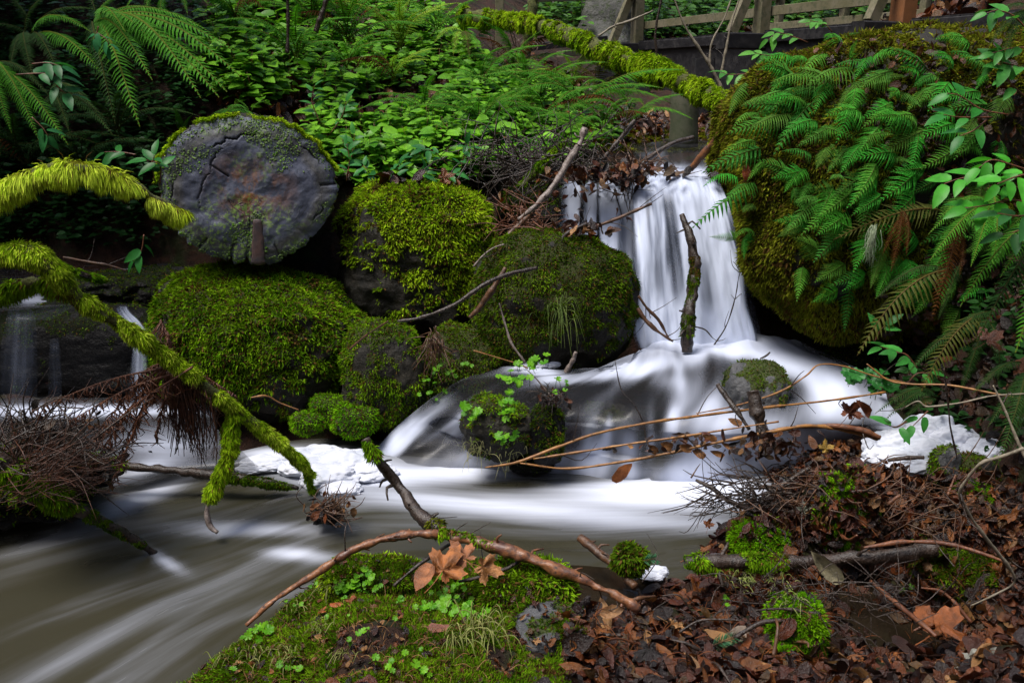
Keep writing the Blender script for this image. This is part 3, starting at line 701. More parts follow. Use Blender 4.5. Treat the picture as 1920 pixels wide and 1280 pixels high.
# pool and lower stream: near bank line to far bank line
near = [(1640, 1010, -.0), (1480, 1030, -.0), (1300, 1085, 0), (1130, 1110, 0), (960, 1120, 0), (800, 1130, -.01), (660, 1150, -.03), (520, 1230, -.05), (430, 1340, -.07), (300, 1500, -.1), (100, 1750, -.12)]
far = [(1700, 850, -.0), (1500, 850, 0), (1300, 852, 0), (1100, 848, 0), (950, 842, 0), (780, 826, -.0), (560, 824, -.01), (330, 872, -.03), (60, 905, -.05), (-250, 960, -.07), (-700, 1100, -.1)]
rows = []
for t in (0, .2, .4, .6, .8, 1):
    r = []
    for (nx_, ny_, nz), (fx, fy, fz) in zip(near, far):
        a, b = Z(nx_, ny_, nz), Z(fx, fy, fz); r.append(a * (1 - t) + b * t)
    rows.append(r)
surf(rows, 180, 260, 'stream_water', 'silky grey brown stream sweeping across the foreground', 'water',
     [(640, 880, 150, 34, 4, .9), (1250, 930, 260, 26, 2, .62), (1120, 970, 360, 20, 4, .42), (880, 880, 130, 22, -3, .75), (1300, 900, 160, 30, 0, .7), (820, 935, 240, 18, 2, .2),
      (270, 930, 120, 18, -22, .55), (480, 990, 160, 14, 2, .35), (560, 1040, 70, 13, 4, .5), (310, 1050, 40, 13, 28, .5), (100, 1010, 160, 26, -18, .2), (430, 1000, 120, 10, 0, .2),
      (320, 1140, 340, 20, -27, .16), (300, 1090, 260, 14, -20, .12), (120, 1240, 300, 22, -31, .16), (250, 1230, 260, 12, -33, .1), (560, 1110, 160, 10, -22, .14), (520, 930, 120, 20, 0, -.12), (60, 1120, 160, 40, -30, -.06), (1000, 1040, 200, 26, 0, -.1), (1000, 960, 420, 50, 0, .2),
      (960, 910, 90, 10, 0, -.25), (560, 850, 120, 14, 0, .8)], .1, .008, 9, (1, 3.2), 0, (40, .012, .05, .06, 6))
# left pools
surf([[Z(x, y, .5) for x, y in r] for r in [[(420, 495), (330, 500), (240, 503), (120, 505), (-60, 505)], [(430, 512), (330, 515), (240, 517), (120, 522), (-60, 530)], [(430, 530), (330, 534), (240, 538), (120, 552), (-60, 566)], [(430, 548), (330, 555), (240, 560), (120, 575), (-60, 590)]]],
     40, 60, 'upper_pool_water', 'small grey pool above the left rock ledge', 'casc', [(270, 506, 60, 8, 0, .5), (150, 530, 50, 10, 0, .4), (60, 560, 60, 16, 0, .4)], .12, .004, 6)
surf([[Z(x, y, z) for x, y in r] for r, z in [([(430, 740), (330, 745), (200, 745), (80, 745), (-120, 750)], .12), ([(400, 790), (330, 790), (200, 790), (80, 785), (-120, 780)], .1), ([(460, 850), (360, 850), (240, 850), (100, 845), (-120, 840)], .06), ([(480, 872), (370, 878), (240, 888), (100, 895), (-120, 900)], .03), ([(490, 890), (370, 905), (230, 925), (90, 940), (-120, 950)], -.04)]],
     60, 80, 'side_pool_water', 'milky pool under the left ledge behind the root tangle', 'casc', [(200, 768, 260, 13, 0, .7), (300, 830, 120, 40, 0, .4), (250, 890, 80, 22, -20, .35), (60, 775, 120, 16, 0, .3)], .14, .008, 6, (.6, 1))
for k, (x0, y0, x1, y1, w, Y0, Y1, st, lb) in enumerate([(38, 585, 30, 760, 36, 3.6, 3.56, .12, 'wide thin waterfall at the left edge of the ledge'), (102, 640, 104, 765, 12, 3.6, 3.55, .0, 'faint trickle on the ledge right of the wide one'), (262, 640, 258, 765, 18, 3.6, 3.52, .3, 'narrow spout behind the hanging dead fern'),
                                          (230, 575, 272, 640, 16, 3.78, 3.6, .3, 'curved chute feeding the narrow spout'), (140, 560, 60, 600, 30, 3.95, 3.6, -.12, 'slanting chute above the wide thin waterfall'), (305, 535, 312, 580, 10, 3.85, 3.8, .1, 'small trickle beside the log foot')]):
    rows = [[W(x0 + q * w * .6, y0 - 6, Y0 + .05), W(x0 + q * w * .8, y0 + (y1 - y0) * .1, Y0 - .03), W(x0 * .5 + x1 * .5 + q * w, (y0 + y1) / 2, (Y0 + Y1) / 2 - .03), W(x1 + q * w * 1.1, y1, Y1 - .03)] for q in (-1, -.35, .35, 1)]
    surf(rows, 16, 30, 'waterfall', lb, 'falls', [(x0 * .5 + x1 * .5, (y0 + y1) / 2, w * .9 + abs(x1 - x0), 140, 0, st + .12)], .1, .004, 8, (.25, .4), .3)
# quiet puddle among the litter, gap pool under the branch
surf([[Z(x, y, .012) for x, y in r] for r in [[(1480, 1020), (1700, 1010), (1960, 1020)], [(1450, 1110), (1680, 1110), (1980, 1110)], [(1420, 1230), (1640, 1250), (1980, 1230)]]], 20, 20, 'puddle_water', 'still brown puddle among fallen leaves on the right bank', 'still', [], 0, .001)
surf([[Z(x, y, .04) for x, y in r] for r in [[(1020, 1060), (1100, 1060), (1230, 1075)], [(1030, 1100), (1110, 1110), (1220, 1120)], [(1040, 1150), (1120, 1160), (1200, 1160)]]], 20, 20, 'puddle_water', 'dark pool gap under the peeled branch on the near bank', 'still', [], 0, .001)

# foam heaps
def foamheap(px, py, z, parts, label, seed):
    base = Z(px, py, z); ps = []
    S, F = CSV[44]; rs = np.random.RandomState(seed)
    for k, (x, y, w, h) in enumerate(parts):
        c = Z(x, y, z); d = np.linalg.norm(c - CAM) / FPX
        P = S * [w * d, w * d * .6, h * d]; P = P * (1 + fbm(S * 2.0 + k * 5, 3, seed + k) * .16 + fbm(S * 6 + k, 2, seed + k) * .025)[:, None]
        ps.append((P + c - base + np.array([0, .0, h * d * .25]), F))
    V, Fs = join(ps)
    o = mk('foam', V, Fs, M['foam']); o.location = base
    tag(o, label, None, kind='stuff')
foamheap(1740, 870, .22, [(1690, 848, 62, 34), (1735, 836, 55, 44), (1790, 850, 50, 40), (1840, 868, 44, 34), (1655, 862, 40, 18), (1745, 868, 60, 30), (1700, 872, 50, 20), (1860, 880, 26, 30)], 'heap of white foam on the right bank below the dark ferns', 5)
foamheap(630, 885, -.005, [(505, 872, 46, 14), (560, 866, 50, 19), (610, 862, 50, 22), (655, 876, 60, 26), (620, 900, 55, 22), (690, 890, 50, 18), (470, 880, 26, 8), (640, 920, 40, 12), (580, 880, 50, 19)], 'sheet of white foam at the end of the mossy branch', 8)
foamheap(1222, 1072, .06, [(1210, 1072, 20, 9), (1232, 1074, 22, 10), (1222, 1082, 20, 6)], 'small patch of foam caught on the near bank', 9)
foamheap(1390, 1010, .04, [(1360, 998, 12, 5), (1388, 1010, 12, 8), (1402, 1020, 10, 6)], 'foam crumbs at the water edge of the litter heap', 11)
foamheap(1010, 690, .33, [(1000, 688, 26, 8), (1030, 684, 22, 8), (980, 692, 18, 5)], 'foam caught at the foot of the rounded boulder', 13)

# ------------------------------------------------------------------ the sawn log
def make_log():
    c = W(470, 360, 3.72); t = emp('sawn_log', c, 'thick sawn log with grey ringed cut face and moss on its upper rim', 'log')
    d = np.linalg.norm(c - CAM) / FPX
    ax = nrm(np.array([-.27, 1, -.04])); R_ = nrm(np.cross(ax, [0, 0, 1])); U = np.cross(R_, ax)
    na, nr = 300, 90
    a = np.linspace(0, 2 * np.pi, na, endpoint=False)
    key = [(0, 158, -2), (25, 152, 4), (50, 140, 0), (75, 132, 4), (100, 136, 0), (130, 150, 2), (155, 156, 0), (180, 158, 0), (205, 150, 0), (225, 148, 0), (240, 138, 0), (252, 142, 0), (262, 134, 0), (275, 138, 0), (295, 140, 0), (315, 138, 0), (340, 148, 0), (360, 158, 0)]
    r = np.interp(np.degrees(a), [k[0] for k in key], [k[1] for k in key]) * d * .97
    ca = np.stack([np.cos(a), np.sin(a), a * 0], 1)
    rag = fbm(ca * 3.5, 3, 2) * .022 + fbm(ca * 18, 4, 8) * .022 + np.abs(fbm(ca * 9, 2, 31)) * -.02
    r = r * (1 + rag)
    # notches under the rim
    for dg, w, dp in [(249, 1.6, .1), (262, 1.2, .09), (291, 1.0, .05), (224, 1.2, .05), (318, 1.5, .05)]: r *= 1 - dp * np.exp(-((np.degrees(a) - dg) / w) ** 2)
    rr = np.linspace(0, 1, nr)
    P = (rr[:, None, None] * r[None, :, None]) * (np.cos(a)[None, :, None] * R_ + np.sin(a)[None, :, None] * U)
    P = P.reshape(-1, 3)
    dep = fbm(P * 14, 4, 12) * .006 + fbm(P * 4, 2, 13) * .012
    edge = np.repeat(rr, na) ** 8 * .02
    A_, R2 = np.degrees(np.tile(a, nr)), np.repeat(rr, na); wob = vn(np.stack([A_ * .12, A_ * 0, A_ * 0], 1), 4) * .02 + vn(np.stack([A_ * .5, A_ * 0, A_ * 0], 1), 5) * .008
    crack = np.zeros(len(A_))
    for a0, a1, r0, r1, wd in [(78, 128, .80, .66, .011), (118, 152, .62, .48, .007), (150, 196, .5, .6, .006), (20, 40, .9, .86, .008), (168, 188, .86, .88, .006), (330, 352, .86, .9, .007)]:
        tt_ = np.clip((A_ - a0) / (a1 - a0), 0, 1); rc = r0 + (r1 - r0) * tt_ + wob; w_ = wd * np.sin(np.pi * tt_) ** .6 + 1e-4
        crack = np.maximum(crack, ((A_ > a0) & (A_ < a1)) * np.exp(-((R2 - rc) / w_) ** 2))
    for a0, r0, r1 in [(262, .35, 1), (249, .7, 1), (291, .75, 1), (5, .8, 1), (224, .82, 1), (140, .3, .55)]:
        crack = np.maximum(crack, ((R2 > r0) & (R2 < r1)) * np.exp(-((A_ - a0 - wob * 120) * R2 / .55) ** 2))
    dep = dep + crack * .014
    # a split wedge of newer wood at the bottom
    P = P + ax * (dep + edge)[:, None] - ax * .0
    i = (np.arange(nr - 1)[:, None] * na + np.arange(na)[None]); j = (np.arange(nr - 1)[:, None] * na + (np.arange(na)[None] + 1) % na)
    F = np.stack([i, j, j + na, i + na], -1).reshape(-1, 4)
    uv = np.stack([np.tile(a / (2 * np.pi), nr), np.repeat(rr, na)], 1)
    mk('cut_face', P, F, M['endgrain'], t, uv=uv, attrs={'crack': crack})
    # trunk: wall going back into the slope
    nl = 40; L = np.linspace(.0, 2.4, nl)
    Q = []
    for k, l in enumerate(L):
        q = (r[:, None] * (.985 + .05 * min(l * 6, 1)) * (1 + fbm(np.stack([np.cos(a) * 3, np.sin(a) * 3, a * 0 + l * 2], 1), 3, 5) * .05 * min(1, l * 5))[:, None]) * (np.cos(a)[:, None] * R_ + np.sin(a)[:, None] * U) + ax * (l + .016)
        Q.append(q)
    Q = np.vstack(Q)
    i = (np.arange(nl - 1)[:, None] * na + np.arange(na)[None]); j = (np.arange(nl - 1)[:, None] * na + (np.arange(na)[None] + 1) % na)
    F2 = np.stack([i, j, j + na, i + na], -1).reshape(-1, 4)
    mk('bark', Q, F2, M['bark_dark'], t)
    SOL.append((Q + c, [F2]))
    rs = np.random.RandomState(3)
    # moss on the upper rim: small hanging cushions
    pts = []; nn = []
    for s in range(15000):
        th = rs.uniform(12, 172); dens = .45 * (1 if th < 62 else .0) + (.55 if 62 <= th < 125 else 0) + (.12 if th >= 125 else 0)
        if vn(np.array([[th * .13, 3.3, 0]]), 6)[0] + .35 + dens * .9 < rs.rand() * 1.5: continue
        k = int(th / 360 * na); l = abs(rs.randn()) * .12
        q = r[k] * (1.0 + rs.rand() * .03 + .025 * max(0, vn(np.array([[th * .3, l * 9, 0]]), 3)[0])); v = math.cos(math.radians(th)) * R_ + math.sin(math.radians(th)) * U
        pts.append(v * q + ax * (l - .01 + .02)); nn.append(v - ax * .5)
    pts, nn = np.array(pts), np.array(nn)
    Vb, Fb, cb = blades(pts, nn + rs.randn(len(pts), 3) * .5, .016 * (.6 + .8 * rs.rand(len(pts))), .003, rs, .9, mosscol(pts + c, 'bright', rs, .03))
    mk('moss', Vb, Fb, M['moss'], t, cb, smooth=False)
    # lichen crumbs on the face
    n = 7500; th = rs.rand(n) * 2 * np.pi; q = np.sqrt(rs.rand(n))
    k = (th / (2 * np.pi) * na).astype(int) % na
    p = (q * r[k])[:, None] * (np.cos(th)[:, None] * R_ + np.sin(th)[:, None] * U)
    m = (fbm(p * 6.5 + 2, 3, 15) + .5 * (q > .9) + .25 * (np.abs(p @ R_ - 0.02) < .03)) > .08 + rs.rand(n) * .3
    p, qq = p[m], q[m]
    p = p + ax * (fbm(p * 14, 4, 12) * .006 + fbm(p * 4, 2, 13) * .012 + qq ** 8 * .02 - .001)[:, None]
    S, Fc = CSV[14]; S, Fc = cubesphere(3)
    X, Y, Zz = frames(np.tile(-ax, (len(p), 1)), rs)
    V, Fs = inst(S * [1, 1, .5], [Fc], p, X, Y, Zz, .0014 + .0035 * rs.rand(len(p)) ** 2)
    cc = np.array([.17, .25, .09]) * (.6 + .7 * rs.rand(len(p), 1)); cc[rs.rand(len(p)) < .12] = [.12, .28, .02]
    mk('lichen', V, Fs, M['moss'], t, np.repeat(cc, len(S), 0))
    # the wedge of redder split wood at the bottom of the face
    w0, w1 = W(483, 412, 3.69), W(484, 494, 3.70)
    V, Fs, _ = tube([w0 - c + ax * .01, (w0 + w1) / 2 - c + ax * .008, w1 - c + ax * .004], [.016, .024, .029, .03], 10, 14, .25, 40, 3)
    V = V - np.outer((V - (w0 - c)) @ ax, ax) * .85
    mk('split_wedge', V, Fs, surfmat('split_wood', (.05, .035, .035), (.1, .055, .045), (.035, .03, .035), 8, (.4, .6), 60, .6, .004), t)
make_log()

# ------------------------------------------------------------------ branches and sticks
def mosshair(C, R, n, L, key, rs, down=.6, up=0, start=0, end=1, wd=.0024, brown=.09):
    k = rs.rand(n) * (end - start) + start
    m = len(C); idx = np.clip(k * (m - 1), 0, m - 1.001); i = idx.astype(int); f = (idx - i)[:, None]
    P = C[i] * (1 - f) + C[i + 1] * f; T = nrm(C[i + 1] - C[i]); r = np.interp(k, np.linspace(0, 1, len(R)), R)
    a = nrm(np.cross(T, rs.randn(n, 3)))
    # fewer under the branch
    keep = rs.rand(n) < (.62 + .38 * a[:, 2] + up) - 1.4 * sst(.3, .7, fbm(P * 8 + a * .25, 3, 66))
    P, T, r, a, k = P[keep], T[keep], r[keep], a[keep], k[keep]; n = len(P)
    lump = 1 + .3 * fbm(P * 16, 2, 5) + .14 * vn(P * 45, 8)
    Q = P + a * (r * lump)[:, None] * .92
    cl = np.stack([vn(P * 38 + 5 * k_, 90 + k_) for k_ in range(3)], 1)
    D = a * .8 + np.array([0, 0, -down]) + rs.randn(n, 3) * .22 + cl * .42
    LL = L * (.35 + .85 * rs.rand(n)) * np.clip(lump, .45, 1.7) * (1 + .3 * vn(P * 60, 31))
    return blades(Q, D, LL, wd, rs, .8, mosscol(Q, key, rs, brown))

def branch(label, pts, R, mat, name='branch', cat='branch', moss=None, twigs=0, group=None, seed=0, seg=10, amp=.38, kids=(), n=None, stubs=0):
    P = np.array([W(*p) if not isinstance(p, np.ndarray) else p for p in pts]); base = P[0].copy(); P = P - base
    rs = np.random.RandomState(seed + 5)
    V, Fs, uv = tube(P, R, seg, n or max(8, len(P) * 9), amp, 30, seed)
    if stubs:
        C = catmull(P, 60); ps = [(V, Fs)]
        for s in range(stubs):
            k = rs.randint(5, 55); T = nrm(C[k + 1] - C[k]); a = nrm(np.cross(T, rs.randn(3))); r = np.interp(k / 60, np.linspace(0, 1, len(R)), R)
            L = r * rs.uniform(1.2, 3.5)
            v, f, _ = tube([C[k], C[k] + (a + T * rs.uniform(-.4, .8)) * L * .6, C[k] + (a + T * rs.uniform(0, .8)) * L], [r * .4, r * .28, r * .16], 6, 5, .2, 40, s); ps.append((v, f))
        V, Fs = join(ps)
    o = mk(name, V, Fs, M[mat]); o.location = base; tag(o, label, cat, group)
    if moss:
        C = catmull(P, 80)
        for q in (moss if isinstance(moss, list) else [moss]):
            Rm = np.interp(np.linspace(0, 1, 80), np.linspace(0, 1, len(R)), R)
            Vb, Fb, cb = mosshair(C, Rm, q['n'], q['L'], q['key'], rs, q.get('down', .6), q.get('up', 0), q.get('s', 0), q.get('e', 1), q.get('w', .0024))
            mk('moss', Vb, Fb, M['moss'], o, cb, smooth=False)
    for kp, kr, km, kmoss in kids:       # side branches
        Pk = np.array([W(*p) for p in kp]) - base
        v, f, _ = tube(Pk, kr, seg, max(8, len(Pk) * 8), amp, 30, seed + 1)
        s = mk('side_branch', v, f, M[km], o)
        if kmoss:
            C = catmull(Pk, 60); Rm = np.interp(np.linspace(0, 1, 60), np.linspace(0, 1, len(kr)), kr)
            Vb, Fb, cb = mosshair(C, Rm, kmoss['n'], kmoss['L'], kmoss['key'], rs, kmoss.get('down', .6), 0, kmoss.get('s', 0), kmoss.get('e', 1))
            mk('moss', Vb, Fb, M['moss'], s, cb, smooth=False)
    if twigs:
        C = catmull(P, 60); ps = []
        for s in range(twigs):
            k = rs.randint(8, 58); T = nrm(C[k + 1] - C[k]); a = nrm(np.cross(T, rs.randn(3)) + T * .6 + np.array([0, 0, .3])); L = rs.uniform(.04, .16)
            e = C[k] + a * L * .5 + rs.randn(3) * .01; v, f, _ = tube([C[k], e, C[k] + a * L + rs.randn(3) * .02], [.0022, .0016, .0008], 5, 7, 0); mk('twig', v, f, M['bark_dark'], o)
    return o

S6 = lambda x, y, Y: (1280 + x / 2.977, 430 + y / 2.977, Y)
# the three mossy limbs from the left
branch('short arching limb thick with hanging pale green moss in front of the log', [(-900, 700, 2.7), (-620, 560, 2.62), (-380, 480, 2.58), (-140, 420, 2.55), (-20, 372, 2.5), (60, 330, 2.5), (150, 318, 2.52), (230, 340, 2.56), (290, 375, 2.6), (345, 402, 2.64)], [.03, .028, .024, .018, .017, .019, .022, .019, .017, .016, .012], 'mossbark',
       moss=dict(n=110000, L=.037, key='yellow', down=1.2, up=.25, w=.0013, s=.26), seed=2, amp=.4)
branch('long mossy limb running from left edge down to the foam', [(-900, 640, 2.75), (-600, 560, 2.62), (-330, 500, 2.55), (-120, 475, 2.5), (0, 476, 2.5), (60, 478, 2.5), (105, 510, 2.52), (140, 555, 2.55), (200, 590, 2.58), (270, 640, 2.62), (340, 690, 2.68), (400, 735, 2.72), (450, 775, 2.78), (510, 820, 2.84), (560, 862, 2.9), (585, 890, 2.95)],
       [.035, .032, .028, .024, .024, .026, .026, .022, .02, .018, .015, .014, .017, .017, .012, .008], 'mossbark', seed=4, amp=.4,
       moss=[dict(n=120000, L=.019, key='bright', down=.55, up=.1, w=.0015, s=.14), dict(n=45000, L=.023, key='yellow', down=.75, up=0, w=.0013, s=.14)],
       kids=[([(440, 775, 2.76), (432, 810, 2.74), (430, 850, 2.72), (412, 895, 2.68), (398, 925, 2.66), (388, 958, 2.64), (394, 985, 2.63), (408, 998, 2.62)], [.012, .018, .016, .014, .012, .010, .008, .005], 'bark_pale', dict(n=24000, L=.021, key='bright', e=.62)),
             ([(572, 880, 2.93), (580, 905, 2.94), (590, 930, 2.95)], [.008, .004, .003], 'mossbark', dict(n=1800, L=.02, key='mid')),
             ([(140, 548, 2.56), (90, 530, 2.6), (40, 535, 2.62), (0, 548, 2.64), (-60, 560, 2.66)], [.012, .016, .016, .012, .01], 'mossbark', dict(n=22000, L=.035, key='mid', down=1.1))])
branch('mossy limb stub at the left edge behind the root tangle', [(-80, 850, 2.35), (0, 872, 2.38), (60, 905, 2.42), (120, 940, 2.46), (180, 972, 2.5), (240, 1005, 2.55), (300, 1042, 2.6), (345, 1066, 2.64)], [.035, .035, .03, .024, .019, .015, .012, .008], 'bark_dark', seed=6, amp=.35,
       moss=[dict(n=34000, L=.028, key='mid', e=.5), dict(n=4500, L=.014, key='dark', s=.5, e=.78)])
branch('wet black log lying across the side pool under the hanging dead fern', [(200, 870, 2.98), (280, 878, 2.97), (360, 886, 2.96), (440, 895, 2.95), (500, 905, 2.95), (560, 915, 2.95)], [.012, .016, .018, .018, .016, .008], 'bark_dark', seed=8, moss=dict(n=6000, L=.013, key='dark', s=.5, up=.3))
# fallen trunk from the top to the right boulder
branch('long fallen trunk carpeted in green moss sloping in front of the bridge', [(860, 30, 7.0), (905, 35, 6.9), (990, 45, 6.6), (1070, 70, 6.3), (1150, 105, 6.0), (1220, 130, 5.7), (1290, 160, 5.4), (1350, 190, 5.2), (1400, 215, 5.0)], [.05, .055, .055, .06, .062, .062, .06, .06, .05], 'mossbark', 'fallen_trunk', 'fallen trunk', seed=10, amp=.3,
       moss=dict(n=110000, L=.034, key='bright', down=.35, up=.1, w=.0035))
# sticks of the fall
branch('black curved branch with green moss hanging down through the waterfall', [(1278, 402, 3.76), (1292, 440, 3.72), (1303, 490, 3.68), (1300, 530, 3.66), (1294, 570, 3.63), (1290, 610, 3.6), (1288, 660, 3.58)], [.012, .018, .022, .024, .022, .028, .02], 'bark_dark', seed=12, moss=dict(n=7000, L=.012, key='dark', s=.3, e=.9), stubs=6)
branch('pale lichened branch leaning up out of the driftwood tangle', [(972, 412, 3.7), (1005, 385, 3.72), (1040, 345, 3.76), (1068, 300, 3.8), (1088, 268, 3.83), (1096, 240, 3.85)], [.008, .011, .013, .014, .015, .013], 'bark_pale', seed=13, stubs=7)
for (lb, pts, R, mat, tw) in [
    ('mossy forked stick behind the pale branch', [(975, 350, 4.0), (1010, 315, 4.05), (1040, 285, 4.1), (1065, 262, 4.15)], [.016, .016, .012, .01], 'mossbark', 0),
    ('dark stick standing up right of the pale branch', [(1130, 300, 4.3), (1155, 270, 4.3), (1175, 245, 4.3), (1190, 225, 4.3)], [.014, .013, .014, .012], 'bark_dark', 2),
    ('long black stick over the lip of the fall', [(1180, 330, 4.25), (1225, 290, 4.3), (1265, 268, 4.35), (1300, 258, 4.4)], [.012, .014, .012, .01], 'bark_dark', 3),
    ('peeled reddish stick leaning on the right boulder', [(1295, 318, 4.05), (1330, 275, 4.0), (1360, 235, 3.95), (1390, 195, 3.9)], [.014, .015, .011, .008], 'peeled', 0),
    ('thin twig crossing in front of the curtain from the tangle', [(1085, 430, 3.75), (1130, 420, 3.72), (1180, 400, 3.7), (1222, 382, 3.68)], [.01, .008, .008, .006], 'bark_brown', 4),
    ('purple brown stick across the rounded boulder', [(745, 602, 3.2), (790, 595, 3.2), (850, 572, 3.22), (905, 535, 3.25), (950, 515, 3.3), (1008, 502, 3.35)], [.005, .006, .008, .008, .008, .007], 'bark_dark', 0),
    ('short reddish stick leaning behind the purple brown one', [(880, 595, 3.3), (900, 575, 3.3), (925, 540, 3.3), (948, 502, 3.32)], [.008, .012, .012, .008], 'bark_brown', 0),
    ('dark stick climbing from boulder top into the tangle', [(1015, 495, 3.5), (1045, 465, 3.55), (1060, 440, 3.6), (1100, 420, 3.65)], [.007, .008, .009, .01], 'bark_dark', 2),
    ('reddish stick beside the boulder shoulder under the tangle', [(930, 482, 3.7), (950, 445, 3.72), (975, 420, 3.75), (1000, 395, 3.8)], [.009, .011, .012, .01], 'bark_brown', 2),
    ('lichened twig on the left shoulder of the rounded boulder', [(888, 500, 3.55), (905, 480, 3.55), (925, 465, 3.56), (945, 458, 3.58)], [.004, .004, .003, .003], 'bark_pale', 3),
    ('white lichened twig standing before the rounded boulder', [(936, 568, 3.3), (948, 610, 3.28), (960, 645, 3.26), (985, 680, 3.25)], [.003, .004, .005, .005], 'bark_pale', 0),
    ('straw coloured twig above the herbs in the cascade', [(888, 657, 3.25), (925, 668, 3.25), (965, 680, 3.25), (990, 690, 3.25)], [.003, .003, .003, .003], 'orange_twig', 0),
    ('short lichen spotted stub standing in white water', [(1060, 700, 3.35), (1072, 680, 3.34), (1080, 660, 3.33)], [.012, .01, .006], 'bark_pale', 0),
    ('forked dark twig at the right side of the rounded boulder', [(1197, 555, 3.6), (1215, 580, 3.6), (1235, 600, 3.6), (1256, 638, 3.6)], [.006, .007, .007, .004], 'bark_brown', 3),
    ('second dark twig hanging below the forked one', [(1195, 578, 3.6), (1212, 602, 3.58), (1235, 622, 3.57), (1262, 640, 3.56)], [.01, .01, .007, .004], 'bark_brown', 2),
    ('fine lichened twig leaning against the curtain foot', [(1338, 648, 3.7), (1362, 610, 3.7), (1378, 560, 3.7), (1385, 520, 3.7), (1390, 505, 3.7)], [.003, .003, .003, .002, .002], 'bark_dark', 7),
    ('thin bent twig rooted by the dark branch foot', [(1302, 612, 3.65), (1322, 618, 3.65), (1335, 632, 3.65), (1345, 640, 3.65)], [.003, .003, .002, .002], 'bark_dark', 1),
    ('black twig sticking out above the washed rock', [(1425, 672, 3.4), (1436, 667, 3.4), (1444, 660, 3.4)], [.003, .004, .004], 'bark_dark', 0),
    ('orange brown twig lying between upright boulder and broad boulder', [(655, 655, 3.35), (685, 630, 3.33), (712, 612, 3.32), (728, 602, 3.3)], [.004, .004, .004, .003], 'bark_brown', 2),
    ('pale twig curving over the cushions below the broad boulder', [(470, 745, 3.1), (500, 742, 3.12), (525, 755, 3.14), (560, 768, 3.15)], [.003, .004, .003, .002], 'orange_twig', 0),
    ('dark twig over the small pool above the left ledge', [(118, 482, 3.9), (160, 490, 3.92), (205, 498, 3.94), (238, 508, 3.96)], [.005, .006, .007, .004], 'bark_brown', 2),
    ('thicker dark twig dipping from the mossy limb to the ledge', [(120, 498, 3.6), (150, 512, 3.65), (178, 522, 3.7), (200, 526, 3.8)], [.008, .01, .008, .006], 'bark_dark', 1)]:
    branch(lb, pts, R, mat, 'stick', 'stick', twigs=tw, seed=len(lb), seg=8, moss=dict(n=5000, L=.02, key='mid') if 'mossy' in lb else None)
# near bank sticks
branch('broken dark stick standing up out of the near bank', [(685, 822, 2.42), (705, 860, 2.4), (738, 900, 2.42), (768, 940, 2.38), (800, 978, 2.33), (825, 992, 2.3)], [.012, .013, .016, .018, .022, .026], 'bark_dark', 'stick', 'stick', seed=51, stubs=7, moss=[dict(n=1500, L=.02, key='mid', s=0, e=.2), dict(n=1500, L=.02, key='olive', s=.85)])
branch('long peeled reddish branch arching along the near bank', [(462, 1172, 1.9), (520, 1120, 1.94), (600, 1070, 1.97), (660, 1032, 2.0), (730, 1008, 2.03), (810, 1000, 2.05), (880, 1012, 2.04), (960, 1035, 2.0), (1030, 1062, 1.97), (1090, 1085, 1.95), (1150, 1115, 1.92), (1200, 1140, 1.9)],
       [.005, .006, .0075, .008, .010, .012, .014, .015, .014, .013, .012, .009], 'peeled', seed=53, stubs=16, amp=.6, n=150, seg=14, twigs=7, moss=dict(n=6000, L=.016, key='mid', s=.47, e=.6))
